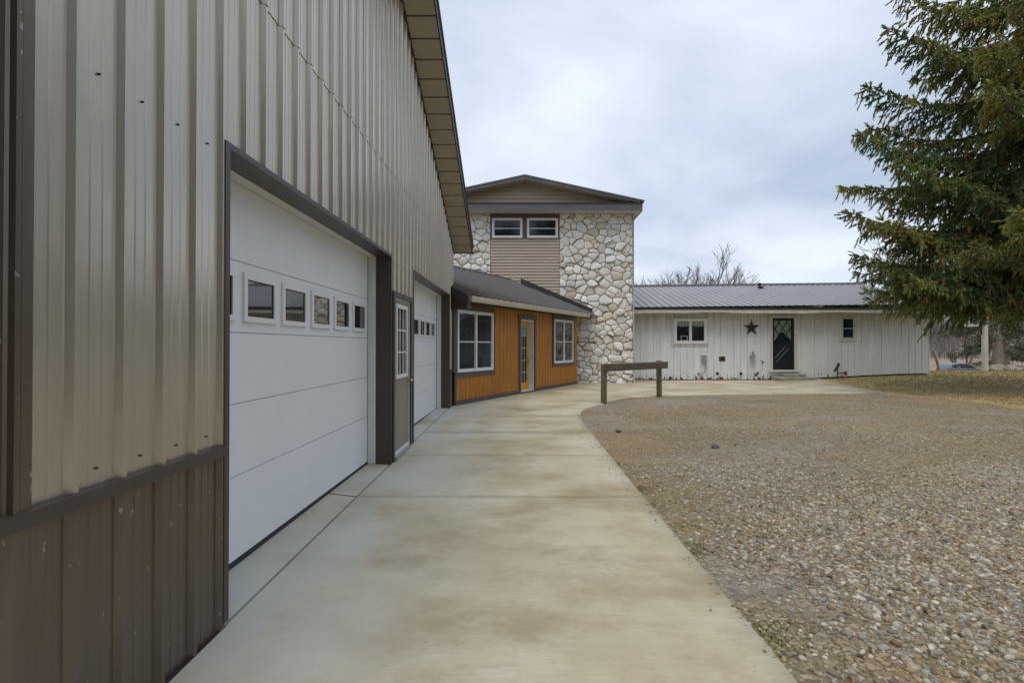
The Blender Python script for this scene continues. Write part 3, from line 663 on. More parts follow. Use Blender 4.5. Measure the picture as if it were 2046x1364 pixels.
# roof: eave at y=-0.45, ridge at y=2.45
def aroof(y): return 2.63+0.46*(y+0.45)
mb = MB().use(roofbr); P = profile(-0.17, 8.4, [(0, 0), (0.008, 0.055), (0.040, 0.055), (0.048, 0)], 0.305)
for (xa, a), (xb, b) in zip(P[:-1], P[1:]):
    mb.poly([(xa, -0.47, aroof(-0.47)+a), (xb, -0.47, aroof(-0.47)+b), (xb, 2.45, aroof(2.45)+b), (xa, 2.45, aroof(2.45)+a)])
    mb.poly([(xa, 2.45, aroof(2.45)+a), (xb, 2.45, aroof(2.45)+b), (xb, 5.4, aroof(-0.5)+b), (xa, 5.4, aroof(-0.5)+a)])
mb.prism([(-0.17, -0.47, aroof(-0.47)-0.03), (-0.17, -0.47, aroof(-0.47)-0.004), (-0.17, 2.45, aroof(2.45)-0.004), (-0.17, 2.45, aroof(2.45)-0.03)], [(8.4, -0.47, aroof(-0.47)-0.03), (8.4, -0.47, aroof(-0.47)-0.004), (8.4, 2.45, aroof(2.45)-0.004), (8.4, 2.45, aroof(2.45)-0.03)])
rf = mb.build('roof', parent=annex)
mb = MB().use(darktrim); rz_ = aroof(2.45)
mb.prism([(-0.18, 2.28, rz_-0.02), (-0.18, 2.27, rz_-0.035), (-0.18, 2.45, rz_+0.055), (-0.18, 2.63, rz_-0.035), (-0.18, 2.62, rz_-0.02)][::-1], [(6.9, 2.28, rz_-0.02), (6.9, 2.27, rz_-0.035), (6.9, 2.45, rz_+0.055), (6.9, 2.63, rz_-0.035), (6.9, 2.62, rz_-0.02)][::-1])
mb.prism([(-0.19, -0.48, aroof(-0.48)-0.20), (-0.19, -0.48, aroof(-0.48)+0.03), (-0.19, 2.45, rz_+0.03), (-0.19, 2.45, rz_-0.2)], [(-0.171, -0.48, aroof(-0.48)-0.20), (-0.171, -0.48, aroof(-0.48)+0.03), (-0.171, 2.45, rz_+0.03), (-0.171, 2.45, rz_-0.2)])
mb.build('ridge_cap', parent=rf)
# K-style gutter
mb = MB().use(cream); gp = [(-0.43, 2.50), (-0.50, 2.50), (-0.53, 2.54), (-0.545, 2.585), (-0.55, 2.62), (-0.54, 2.62), (-0.53, 2.585), (-0.50, 2.515), (-0.44, 2.51), (-0.44, 2.62), (-0.43, 2.62)]
A = [(-0.12, y, z) for y, z in gp]; B = [(7.36, y, z) for y, z in gp]
n = len(gp)
for i in range(n): mb.add([A[i], A[(i+1) % n], B[(i+1) % n], B[i]], [(0, 1, 2, 3)])
mb.poly([(-0.121, y, z) for y, z in gp[:5]+[(-0.43, 2.62)]]); mb.poly([(7.361, y, z) for y, z in gp[:5]+[(-0.43, 2.62)]])
mb.use(zinc).box(-0.135, -0.122, -0.556, -0.426, 2.495, 2.63)
mb.build('gutter', parent=annex)
mb = MB().use(oran); mb.box(-0.03, 7.5, 4.9, 5.0, 0.0, 2.6); mb.build('back_wall', parent=annex)

# ------------------------------------------------------------------ stone tower
tower = thing('stone_tower', 'two storey fieldstone tower house with tan siding and low brown gable', 'building', (0, 18.85, 0))
def clip(poly, px, py, nx, ny):
    out = []
    for i in range(len(poly)):
        a, b = poly[i], poly[(i+1) % len(poly)]
        da = (a[0]-px)*nx+(a[1]-py)*ny; db = (b[0]-px)*nx+(b[1]-py)*ny
        if da <= 0: out.append(a)
        if (da < 0) != (db < 0): t = da/(da-db); out.append((a[0]+(b[0]-a[0])*t, a[1]+(b[1]-a[1])*t))
    return out
def stone_face(x0, x1, z0, z1, seed):
    r = random.Random(seed); S = []; cz, cx = 0.235, 0.325
    nz = int((z1-z0)/cz)+1; nx = int((x1-x0)/cx)+1
    for i in range(nz+1):
        for k in range(nx+1):
            if r.random() < 0.12: continue
            S.append((x0+(k+0.5*(i % 2)+r.uniform(-.38, .38))*cx, z0+(i+r.uniform(-.40, .40))*cz, r.uniform(-0.016, 0.016)))
            if r.random() < 0.16: S.append((x0+(k+r.random())*cx, z0+(i+r.random())*cz, -0.012))
    V, F, C = [], [], []
    pal = [(0.86, 0.84, 0.79), (0.85, 0.82, 0.76), (0.87, 0.86, 0.83), (0.80, 0.74, 0.64), (0.84, 0.80, 0.73), (0.86, 0.84, 0.80), (0.83, 0.78, 0.70), (0.68, 0.56, 0.42), (0.87, 0.86, 0.83), (0.66, 0.62, 0.57), (0.86, 0.84, 0.80), (0.85, 0.82, 0.76)]
    for i, (sx, sz, sw) in enumerate(S):
        P = [(x0+0.005, z0), (x1-0.005, z0), (x1-0.005, z1), (x0+0.005, z1)]
        for k, (tx, tz, tw) in enumerate(S):
            if k == i or abs(tx-sx) > 1.1 or abs(tz-sz) > 0.9: continue
            dx, dz = (tx-sx), (tz-sz)*1.25; d2 = dx*dx+dz*dz
            t = 0.5+(sw-tw)/d2*0.5; t = min(max(t, 0.2), 0.8)
            mx, mz = sx+(tx-sx)*t, sz+(tz-sz)*t; nx_, nz_ = dx, dz*1.25; L = math.hypot(nx_, nz_)
            nx_, nz_ = nx_/L, nz_/L
            P = clip(P, mx-nx_*0.007, mz-nz_*0.007, nx_, nz_)
            if len(P) < 3: break
        if len(P) < 3: continue
        ar = abs(sum(P[j][0]*P[(j+1) % len(P)][1]-P[(j+1) % len(P)][0]*P[j][1] for j in range(len(P))))/2
        if ar < 0.006: continue
        # dedupe, round the corners
        Q = []
        for j in range(len(P)):
            a, b = P[j], P[(j+1) % len(P)]
            if math.hypot(b[0]-a[0], b[1]-a[1]) > 0.02: Q += [(a[0]+(b[0]-a[0])*0.07, a[1]+(b[1]-a[1])*0.07), (a[0]+(b[0]-a[0])*0.5+r.uniform(-.012, .012), a[1]+(b[1]-a[1])*0.5+r.uniform(-.012, .012)), (a[0]+(b[0]-a[0])*0.93, a[1]+(b[1]-a[1])*0.93)]
        if len(Q) < 6: continue
        cx_, cz_ = sum(q[0] for q in Q)/len(Q), sum(q[1] for q in Q)/len(Q)
        o = len(V); n = len(Q); dep = r.uniform(0.035, 0.095); tx_, tz_ = r.uniform(-.16, .16), r.uniform(-.2, .14)
        for q in Q: V.append((q[0], 0.0, q[1]))
        for sc_, dd in ((0.975, 0.75), (0.90, 0.97), (0.45, 1.0)):
            for q in Q:
                x, z = cx_+(q[0]-cx_)*sc_, cz_+(q[1]-cz_)*sc_
                V.append((x, -(dep*dd+(x-cx_)*tx_+(z-cz_)*tz_+r.uniform(-.004, .004)), z))
        V.append((cx_, -dep*1.02, cz_))
        for lv in range(3):
            for j in range(n): F.append((o+lv*n+j, o+lv*n+(j+1) % n, o+(lv+1)*n+(j+1) % n, o+(lv+1)*n+j))
        for j in range(n): F.append((o+3*n+j, o+3*n+(j+1) % n, o+4*n, o+4*n))
        c = r.choice(pal); k = r.uniform(0.88, 1.08); C += [mul(c, k)]*(4*n+1)
    return V, F, C
for args in ((1.345, 4.06, 0.05, 6.41, 3), (-4.06, -1.235, 2.0, 6.41, 9)):
    V, F, C = stone_face(*args)
    me = bpy.data.meshes.new('stone_facing'); me.from_pydata(V, [], [q if q[2] != q[3] else q[:3] for q in F])
    at = me.color_attributes.new('tint', 'FLOAT_COLOR', 'POINT'); cc = np.ones((len(V), 4), np.float32); cc[:, :3] = np.array(C); at.data.foreach_set('color', cc.ravel())
    me.materials.append(stone.m); me.polygons.foreach_set('use_smooth', [True]*len(me.polygons)); me.update()
    so = bpy.data.objects.new('stone_facing', me); COL.objects.link(so); so.parent = tower
MB().use(mortar).box(1.34, 4.07, -0.012, 0.1, -0.1, 6.42).build('mortar_bed', parent=tower); MB().use(mortar).box(-4.07, -1.23, -0.012, 0.1, -0.1, 6.42).build('mortar_bed', parent=tower)
mb = MB().use(siding); lap(mb, lambda z: -1.228, lambda z: 1.338, 0.0, 6.41, 0.112)
mb.build('lap_siding', parent=tower)
mb = MB().use(siding); mb.box(-4.06, 4.06, 0.101, 9.0, -0.1, 6.4); mb.build('wall_core', parent=tower)
rbrown = varied('red_brown_trim', (0.13, 0.075, 0.06), 0.5, 0.1, 4)
mb = MB().use(rbrown); mb.box(-1.225, 1.335, -0.034, 0.0, 6.25, 6.40); mb.box(-1.228, -1.18, -0.033, 0.0, 5.45, 6.249); mb.box(-0.03, 0.12, -0.031, 0.0, 5.48, 6.249); mb.box(1.29, 1.338, -0.033, 0.0, 5.45, 6.249)
mb.build('window_trim', parent=tower)
window(tower, -1.17, -0.04, 5.50, 6.235, 0.07, 1, True, y=-0.034); window(tower, 0.13, 1.28, 5.50, 6.235, 0.07, 1, True, y=-0.034)
mb = MB().use(tsoff); mb.box(-4.31, 4.31, -0.48, 9.4, 6.411, 6.44); mb.build('soffit', parent=tower)
mb = MB().use(fascia); mb.box(-4.33, 4.33, -0.50, -0.48, 6.39, 6.66); mb.box(4.31, 4.33, -0.48, 9.4, 6.39, 6.66); mb.box(-4.33, -4.31, -0.48, 9.4, 6.39, 6.66)
mb.build('fascia', parent=tower)
mb = MB().use(darktrim); mb.box(-4.36, 4.36, -0.53, 0.0, 6.662, 6.69); mb.build('pent_flashing', parent=tower)
TP = 0.05
def troof(x): return 7.66-0.2165*abs(x-TP)
mb = MB().use(siding); lap(mb, lambda z: TP-(7.60-z)/0.2165*1.0, lambda z: TP+(7.60-z)/0.2165, 6.69, 7.58, 0.14, y=0.0); mb.build('gable_siding', parent=tower)
mb = MB().use(roofbr)
for s in (-1, 1):
    xe = TP+s*4.34
    mb.prism([(TP, -0.55, troof(TP)), (xe, -0.55, troof(xe)), (xe, -0.55, troof(xe)+0.05), (TP, -0.55, troof(TP)+0.05)], [(TP, 9.5, troof(TP)), (xe, 9.5, troof(xe)), (xe, 9.5, troof(xe)+0.05), (TP, 9.5, troof(TP)+0.05)])
rt = mb.build('roof', parent=tower)
mb = MB().use(fascia)
for s in (-1, 1):
    xe = TP+s*4.2
    mb.prism([(TP, -0.53, troof(TP)-0.13), (xe, -0.53, troof(xe)-0.07), (xe, -0.53, troof(xe)-0.003), (TP, -0.53, troof(TP)-0.003)], [(TP, -0.50, troof(TP)-0.13), (xe, -0.50, troof(xe)-0.07), (xe, -0.50, troof(xe)-0.003), (TP, -0.50, troof(TP)-0.003)])
mb.build('rake_board', parent=rt)
mb = MB().use(soffit)
for s in (-1, 1):
    for i in range(20):
        a = TP+s*(0.01+i*0.19); b = a+s*0.18
        mb.prism([(a, -0.5, troof(a)-0.10), (b, -0.5, troof(b)-0.10), (b, -0.5, troof(b)-0.09), (a, -0.5, troof(a)-0.09)], [(a, 0.0, troof(a)-0.10), (b, 0.0, troof(b)-0.10), (b, 0.0, troof(b)-0.09), (a, 0.0, troof(a)-0.09)])
mb.build('rake_soffit', parent=rt)
mb = MB().use(varied('pale_green_pipe', (0.42, 0.47, 0.43), 0.5, 0.08, 3)); mb.box(4.075, 4.13, 0.0, 0.07, 0.25, 6.40); mb.box(4.075, 4.13, -0.12, 0.07, 0.12, 0.249)
mb.build('downspout', parent=tower)
# flashing where the annex roof meets the tower
mb = MB().use(darktrim)
mb.prism([(-0.1, -0.13, 3.80), (-0.1, -0.13, 3.99), (-0.1, 0.0, 3.99), (-0.1, 0.0, 3.80)], [(2.55, -0.14, 2.72), (2.55, -0.14, 2.86), (2.55, 0.0, 2.86), (2.55, 0.0, 2.72)])
mb.build('step_flashing', parent=tower)

# ------------------------------------------------------------------ white ranch house
HX0, HX1 = 4.2, 16.34
house = thing('ranch_house', 'long low white board house with peeling paint and grey metal roof', 'house', (0, 20.35, 0))
VG = [(0, 0), (0.004, 0.022), (0.020, 0.022), (0.024, 0)]
mb = MB().use(wb); ribbed(mb, HX0, HX1, lambda x: float(ground(x, 20.35))+0.03, 3.02, VG, 0.27, [(10.02, 10.90, 0.52, 2.60)], off=0.09)
# raised battens of the right bay
for k in (0, 1, 2, 4, 5, 6, 7): x = 11.25+0.54*k+0.12; mb.box(x, x+0.085, -0.02, 0.0, float(ground(x, 20.35))+0.05, 1.52 if k > 3 else 2.8)
mb.box(13.05, 15.2, -0.010, 0.0, 1.53, 1.56)
mb.build('board_wall', parent=house)
mb = MB().use(blackm); mb.box(HX0, HX1-0.02, 0.02, 0.2, -0.2, 0.33); mb.build('foundation', parent=house)
mb = MB().use(wb); mb.box(HX0, HX1-0.005, 9.0, 9.1, 0, 3.0); mb.box(HX1-0.1, HX1-0.005, 0.02, 9.0, 0.0, 3.0)
mb.poly([(HX1-0.05, -0.0, 3.0), (HX1-0.05, 9.1, 3.0), (HX1-0.05, 4.5, 4.4)])
mb.build('end_wall', parent=house)
mb = MB().use(wtrim)
mb.box(HX0, HX1+0.25, -0.42, -0.03, 2.93, 2.95)
xs_ = np.linspace(HX0, HX1+0.25, 40)
for a, b in zip(xs_[:-1], xs_[1:]):
    sg = 0.018*math.sin(a*1.1)+0.012*math.sin(a*2.7); sg2 = 0.018*math.sin(b*1.1)+0.012*math.sin(b*2.7)
    mb.prism([(a, -0.455, 2.78+sg), (a, -0.455, 2.905), (a, -0.43, 2.905), (a, -0.43, 2.78+sg)], [(b, -0.455, 2.78+sg2), (b, -0.455, 2.905), (b, -0.43, 2.905), (b, -0.43, 2.78+sg2)])
mb.build('eave_board', parent=house)
mb = MB().use(darktrim); mb.box(HX0, HX1+0.3, -0.47, -0.43, 2.908, 3.0); mb.build('drip_edge', parent=house)
def hroof(y, x): return 3.0+0.278*(y+0.5)+0.011*(x-HX0)
mb = MB().use(roofgr); P = profile(HX0, HX1+0.3, [(0, 0), (0.014, 0.028), (0.034, 0.028), (0.048, 0)], 0.29)
for (xa, a), (xb, b) in zip(P[:-1], P[1:]):
    mb.poly([(xa, -0.5, hroof(-0.5, xa)+a), (xb, -0.5, hroof(-0.5, xb)+b), (xb, 4.5, hroof(4.5, xb)+b), (xa, 4.5, hroof(4.5, xa)+a)])
    mb.poly([(xa, 4.5, hroof(4.5, xa)+a), (xb, 4.5, hroof(4.5, xb)+b), (xb, 9.9, hroof(-0.9, xb)+b), (xa, 9.9, hroof(-0.9, xa)+a)])
hr = mb.build('roof', parent=house)
mb = MB().use(darktrim)
a, b = HX0, HX1+0.32
mb.prism([(a, 4.32, hroof(4.32, a)+0.03), (a, 4.5, hroof(4.5, a)+0.075), (a, 4.68, hroof(4.32, a)+0.03)], [(b, 4.32, hroof(4.32, b)+0.03), (b, 4.5, hroof(4.5, b)+0.075), (b, 4.68, hroof(4.32, b)+0.03)])
mb.build('ridge_cap', parent=hr)
vx, vy = 11.2, 3.6
mb = MB().use(starm); vz = hroof(vy, vx); mb.tube([(vx, vy, vz-0.05), (vx, vy, vz+0.20)], 0.055, 10); mb.tube([(vx, vy, vz+0.15), (vx, vy, vz+0.24)], 0.075, 10); mb.tube([(vx, vy-0.02, vz), (vx, vy, vz+0.07)], [0.17, 0.07], 12)
mb.build('vent_pipe', parent=hr)
window(house, 6.05, 7.38, 1.57, 2.58, 0.09, 2, False, curt=True)
mb = MB().use(wtrim); mb.box(5.95, 6.045, -0.018, 0, 1.50, 2.66); mb.box(7.385, 7.45, -0.018, 0, 1.50, 2.66); mb.box(5.95, 7.45, -0.02, 0, 2.661, 2.70); mb.box(5.95, 7.45, -0.02, 0, 1.46, 1.499)
mb.build('casing', parent=house); mb = MB().use(wtrim); mb.box(12.70, 12.81, -0.03, 0, 1.68, 2.68); mb.box(13.31, 13.42, -0.03, 0, 1.68, 2.68); mb.box(12.811, 13.309, -0.03, 0, 2.61, 2.68); mb.box(12.811, 13.309, -0.035, 0, 1.68, 1.775)
mb.build('casing', parent=house)
window(house, 12.82, 13.30, 1.78, 2.605, 0.022, 1, True, fm=wtrim)
# air vent card in the left window
mb = MB().use(wtrim); frame(mb, 6.33, 6.60, 1.69, 1.88, 0.018, -0.016, -0.0105); mb.build('window_sign', parent=house)
# storm door with diagonal lattice
mb = MB().use(wtrim); mb.box(9.90, 10.02, -0.03, 0.02, 0.50, 2.62); mb.box(10.90, 11.02, -0.03, 0.02, 0.50, 2.62); mb.box(9.90, 11.02, -0.03, 0.02, 2.621, 2.72); mb.box(9.86, 11.06, -0.10, 0.02, 0.44, 0.499)
mb.build('door_casing', parent=house)
ddoor = varied('navy_black_door', (0.012, 0.014, 0.02), 0.35, 0.2, 6)
mb = MB().use(ddoor); frame(mb, 10.025, 10.895, 0.505, 2.595, 0.085, 0.03, 0.07); mb.box(10.111, 10.809, 0.04, 0.06, 0.591, 1.55)
sd = mb.build('storm_door', parent=house)
mb = MB().use(glassd).box(10.111, 10.809, 0.066, 0.07, 1.552, 2.509)
mb.use(curtain); mb.poly([(10.115, 0.064, 2.505), (10.80, 0.064, 2.505), (10.80, 0.064, 1.62), (10.73, 0.064, 1.75), (10.46, 0.064, 2.05), (10.28, 0.064, 1.90), (10.115, 0.064, 1.66)])
mb.build('pane', parent=sd)
mb = MB().use(starm)
def strut(ax, az, bx, bz, w=0.012, y=0.05):
    d = Vector((bx-ax, 0, bz-az)).normalized(); q = Vector((-d.z, 0, d.x))*w
    mb.prism([(ax-q.x, y-0.008, az-q.z), (bx-q.x, y-0.008, bz-q.z), (bx+q.x, y-0.008, bz+q.z), (ax+q.x, y-0.008, az+q.z)], [(ax-q.x, y+0.008, az-q.z), (bx-q.x, y+0.008, bz-q.z), (bx+q.x, y+0.008, bz+q.z), (ax+q.x, y+0.008, az+q.z)])
strut(10.115, 2.10, 10.36, 2.505); strut(10.115, 1.60, 10.66, 2.505); strut(10.36, 1.56, 10.805, 2.28, y=0.045); strut(10.805, 2.10, 10.60, 2.505, y=0.055); strut(10.805, 1.65, 10.26, 2.505, y=0.055); strut(10.50, 1.56, 10.115, 2.25, y=0.055)
mb.use(zinc); strut(10.15, 1.0, 10.55, 1.45, 0.006, 0.032); strut(10.18, 0.82, 10.70, 1.38, 0.006, 0.032)
mb.build('lattice', parent=sd)
# wall fixtures that belong to the house
mb = MB().use(rustm); mb.box(7.86, 8.12, -0.006, 0.0, 0.86, 1.06); mb.use(blackm).box(7.93, 8.08, -0.010, -0.006, 0.90, 1.02); mb.build('patched_opening', parent=house)
for x, z in ((7.80, 0.37), (8.74, 0.37)):
    MB().use(blackm).tube([(x, 0.0, z), (x, -0.03, z)], 0.055, 14).build('vent_hole', parent=house)
mb = MB().use(rustm); mb.box(9.30, 9.42, -0.012, 0, 0.27, 0.38); mb.box(9.40, 9.47, -0.016, 0, 0.36, 0.44); mb.build('rust_patch', parent=house); mb = MB().use(rustm); mb.tube([(9.61, 0, 0.86), (9.61, -0.06, 0.84)], 0.03, 8); mb.tube([(9.56, -0.05, 0.88), (9.66, -0.06, 0.82)], 0.014, 6); mb.build('faucet', parent=house)

tag(MB().use(varied('aged_concrete', (0.30, 0.27, 0.2), 0.85, 0.25, 6, bump=0.4)).box(-0.72, 0.78, -0.62, 0.0, -0.06, 0.15).box(-0.35, 0.45, -0.42, -0.03, 0.151, 0.26).build('door_step', bevel=0.02, loc=(10.65, 20.30, 0.11)), 'mossy concrete step slab below the dark storm door', 'step')
# star
pts = []
for k in range(10):
    r_ = 0.335 if k % 2 == 0 else 0.13; t = math.pi/2+k*math.pi/5; pts.append((r_*math.cos(t), 0, r_*math.sin(t)))
mb = MB().use(starm); mb.add(pts+[(0, -0.07, 0)], [(i, (i+1) % 10, 10) for i in range(10)]); mb.poly(pts[::-1])
tag(mb.build('wall_star', loc=(9.17, 20.33, 2.21)), 'dark rusty metal star hung on white wall beside the door', 'star')
# electrical box with conduit
eb = thing('electrical_box', 'grey electrical box with curved conduit on white wall below the window', 'electrical box', (7.24, 20.34, 0.96))
mb = MB().use(varied('grey_enamel', (0.24, 0.27, 0.26), 0.5, 0.1, 6)); mb.box(-0.09, 0.09, -0.09, 0.0, -0.13, 0.13); mb.box(-0.098, 0.098, -0.10, -0.091, -0.138, 0.14); mb.build('box', parent=eb, bevel=0.006)
mb = MB().use(zinc); cp = [(0.05, -0.05, -0.131), (0.075, -0.05, -0.25), (0.075, -0.05, -0.38), (0.03, -0.05, -0.50), (-0.06, -0.05, -0.585), (-0.16, -0.045, -0.60), (-0.20, 0.0, -0.60)]
mb.tube(cp, 0.019, 8); mb.use(rustm).tube([(-0.19, -0.03, -0.60), (-0.21, 0.0, -0.60)], 0.045, 8); mb.build('conduit', parent=eb, smooth=True)
# hose reel bracket, small shelf lamp
wl = thing('wall_lamp', 'small green wall lamp with wide shade below the star', 'lamp', (9.19, 20.34, 1.10))
mb = MB().use(varied('mossy_metal', (0.16, 0.16, 0.09), 0.6, 0.25, 10)); mb.tube([(0, -0.10, 0.03), (0, -0.10, -0.05), (0, -0.10, -0.06)], [0.045, 0.13, 0.13], 16); mb.build('lamp_shade', parent=wl)
MB().use(starm).tube([(0, 0, 0.10), (0, -0.06, 0.13), (0, -0.10, 0.09), (0, -0.10, 0.03)], 0.016, 8).build('arm', parent=wl)
yp = thing('water_pump', 'rusty black hand pump standing before the white wall right of the step', 'pump', (12.5, 20.12, 0.15))
MB().use(starm).tube([(0, 0, -0.05), (0, 0, 0.52)], 0.022, 8).tube([(0, 0, 0.50), (0.02, 0, 0.60), (0.05, 0, 0.62)], 0.06, 8).build('standpipe', parent=yp)
MB().use(starm).tube([(0.02, -0.05, 0.60), (-0.10, -0.07, 0.44), (-0.18, -0.07, 0.32)], [0.05, 0.04, 0.045], 8).build('lever', parent=yp)
MB().use(rustm).tube([(0.02, 0, 0.25), (0.25, 0.02, 0.25), (0.30, 0.18, 0.25)], 0.024, 8).tube([(0.31, 0, 0.16), (0.31, 0, 0.32)], 0.06, 8).build('valve', parent=yp)

# wing behind the house
wing = thing('rear_wing', 'narrow rear wing with sloping dark roof showing behind the spruce', 'building', (2.3, 36.6, -0.2))
mb = MB().use(wtrim); mb.box(25.1, 26.1, 0, 9, 0.0, 6.1); mb.build('wall', parent=wing)
mb = MB().use(roofgr); mb.prism([(24.7, -0.08, 6.62), (26.3, -0.08, 7.05), (26.3, -0.08, 7.17), (24.7, -0.08, 6.74)], [(24.7, 9.5, 6.62), (26.3, 9.5, 7.05), (26.3, 9.5, 7.17), (24.7, 9.5, 6.74)]); mb.build('roof', parent=wing)
mb = MB().use(wtrim); mb.prism([(25.1, 0.0, 6.101), (26.1, 0, 6.101), (26.1, 0, 6.98), (25.1, 0, 6.71)], [(25.1, 0.1, 6.101), (26.1, 0.1, 6.101), (26.1, 0.1, 6.98), (25.1, 0.1, 6.71)]); mb.build('gable', parent=wing)

# ------------------------------------------------------------------ hitching rail
rl = thing('hitching_rail', 'weathered mossy timber hitching rail of two posts and a beam', 'hitching rail', (1.95, 12.3, 0.06))
vx_, vy_ = 3.72-1.95, 13.86-12.3; ang = math.atan2(vy_, vx_); LN = math.hypot(vx_, vy_)
rl.rotation_euler = (0, 0, ang)
def post(x, h, lean):
    mb = MB().use(postw); w = 0.056
    mb.prism([(-w, -w, -0.3), (w, -w, -0.3), (w, w, -0.3), (-w, w, -0.3)], [(-w+lean, -w, h), (w+lean, -w, h), (w+lean, w, h), (-w+lean, w, h)])
    o = mb.build('post', parent=rl, bevel=0.012); o.location = (x, 0, 0); return o
post(0.0, 0.985, 0.01); post(LN, 1.03, -0.015)
mb = MB().use(wood); mb.box(-0.055, LN+0.17, -0.175, -0.060, 0.815, 1.0); mb.build('beam', parent=rl, bevel=0.014)

# ------------------------------------------------------------------ rocks on the gravel
def rock(name, loc, s, label, cat='rock', mat=rockm, group=None):
    tv, tf = ICO2; r = np.random.default_rng(int(abs(loc[0]*100+loc[1]*37)))
    d = 1+0.22*np.sin(tv@r.normal(0, 2.2, 3)+r.uniform(0, 6))+0.12*np.sin(tv@r.normal(0, 4, 3))
    o = mesh_np(name, tv*d[:, None]*np.array(s), tf, mat, smooth=True); o.location = loc; return tag(o, label, cat, group)
dk = varied('dark_rock', (0.09, 0.09, 0.095), 0.85, 0.3, 20)
rock('rock', (2.78, 7.35, float(gr_h(2.78, 7.35))+0.02), (0.05, 0.04, 0.035), 'small dark grey rock on the open gravel nearer the camera', mat=dk)
rock('rock', (1.62, 8.6, float(gr_h(1.62, 8.6))+0.02), (0.045, 0.04, 0.03), 'small blue grey rock close to the concrete walk edge', mat=dk)
for i, (x, y, s, lb) in enumerate(((33.6, 36.0, 0.34, 'low flat boulder at left end of the stone heap'), (34.2, 36.3, 0.42, 'largest rounded boulder in the stone heap behind lawn'), (34.8, 36.0, 0.36, 'tan boulder near middle of the stone heap'), (35.4, 36.2, 0.30, 'small boulder at right end of the stone heap'))):
    rock('boulder', (x, y, float(ground(x, y))+0.45), (s*1.3, s, s*0.9), lb, 'boulder', group='boulders heaped behind the lawn')

# ------------------------------------------------------------------ trees
def tubes_np(segs, n=4):
    """segs: list of (p0, p1, r0, r1)"""
    A = np.array([s[0] for s in segs]); B = np.array([s[1] for s in segs]); r0 = np.array([s[2] for s in segs]); r1 = np.array([s[3] for s in segs])
    d = B-A; d /= np.linalg.norm(d, axis=1)[:, None]+1e-9; up = np.where(np.abs(d[:, 2:3]) < 0.9, np.array([[0, 0, 1.]]), np.array([[1., 0, 0]]))
    a = np.cross(d, up); a /= np.linalg.norm(a, axis=1)[:, None]; b = np.cross(d, a)
    V = []
    for P, r in ((A, r0), (B, r1)):
        for k in range(n): t = 2*math.pi*k/n; V.append(P+(a*math.cos(t)+b*math.sin(t))*r[:, None])
    V = np.stack(V, 1); m = len(segs); base = (np.arange(m)*2*n)[:, None]
    F = np.stack([np.concatenate([base+k, base+(k+1) % n, base+n+(k+1) % n, base+n+k], 1) for k in range(n)], 1).reshape(-1, 4)
    return V.reshape(-1, 3), F
def bare_tree(label, loc, h, seed, stems=3, spread=0.45, lean=(0, 0), levels=5, mat=None, r0=None, group='bare winter trees'):
    r = random.Random(seed); trunk = []; crown = []
    def grow(p, d, L, rad, lv):
        n = 3; q = p
        for i in range(n):
            d = (d+Vector((r.gauss(0, .10), r.gauss(0, .10), r.gauss(0.03, .07)))).normalized(); q2 = q+d*(L/n)
            (trunk if lv == 0 else crown).append((tuple(q), tuple(q2), rad*(1-0.25*i/n), rad*(1-0.25*(i+1)/n))); 
            if lv >= 1 and lv < levels and r.random() < 0.75:
                s = Vector((r.gauss(0, 1), r.gauss(0, 1), r.gauss(0.2, .5))).normalized(); grow(q2, (d+s*0.75).normalized(), L*r.uniform(.4, .65), rad*0.5, lv+1)
            q = q2
        if lv < levels:
            for k in range(r.choice((2, 2, 3))):
                s = Vector((r.gauss(0, 1), r.gauss(0, 1), r.gauss(0.15, .4))).normalized(); grow(q, (d+s*spread).normalized(), L*r.uniform(.6, .85), rad*0.62, lv+1)
    rr = r0 or h*0.014
    for k in range(stems):
        a = 6.28*k/stems+r.random(); grow(Vector((0, 0, -0.2)), Vector((math.cos(a)*0.22*(stems > 1)+lean[0], math.sin(a)*0.22*(stems > 1)+lean[1], 1)).normalized(), h*0.30, rr, 0)
    o = thing('bare_tree', label, 'tree', loc, group=group)
    V, F = tubes_np(trunk, 6); mesh_np('trunk', V, F, mat or bark, smooth=True, parent=o)
    V, F = tubes_np(crown, 3); mesh_np('crown', V, F, twigm, smooth=True, parent=o)
    return o
def tz(x, y): return float(ground(x, y))
for lb, px, Y, h, sd_, st in (('bare winter tree with the tallest crown rising behind grey house roof', 1392, 42, 10.4, 4, 5), ('bare winter tree, right half of the pair behind the grey roof', 1447, 44, 8.5, 5, 4), ('bare winter tree peeking low above grey roof right of the pair', 1492, 50, 8.6, 6, 2),
                              ('small bare treetop just right of the stone tower', 1285, 46, 8.3, 8, 2), ('bare winter tree showing low behind the left end of the pair', 1345, 52, 8.8, 10, 2), ('faint bare tree showing through the spruce branches above rear roof', 1845, 60, 17.0, 9, 2)):
    x = (px-1046)/1010*Y; bare_tree(lb, (x, Y, tz(x, Y)), h+abs(tz(x, Y))*0.6, sd_, st)
for lb, px, Y, h, sd_, ln in (('leaning bare tree just right of the white house corner', 1880, 44, 8.5, 21, (-0.25, 0)), ('thin bare tree leaning left behind the parked car', 1917, 70, 11, 22, (-0.3, 0)), ('bare multi stem tree behind the parked car roof', 1930, 75, 10, 23, (0.1, 0))):
    x = (px-1046)/1010*Y; bare_tree(lb, (x, Y, tz(x, Y)), h, sd_, 2 if Y > 50 else 1, 0.5, ln, mat=palebark if Y < 50 else bark)
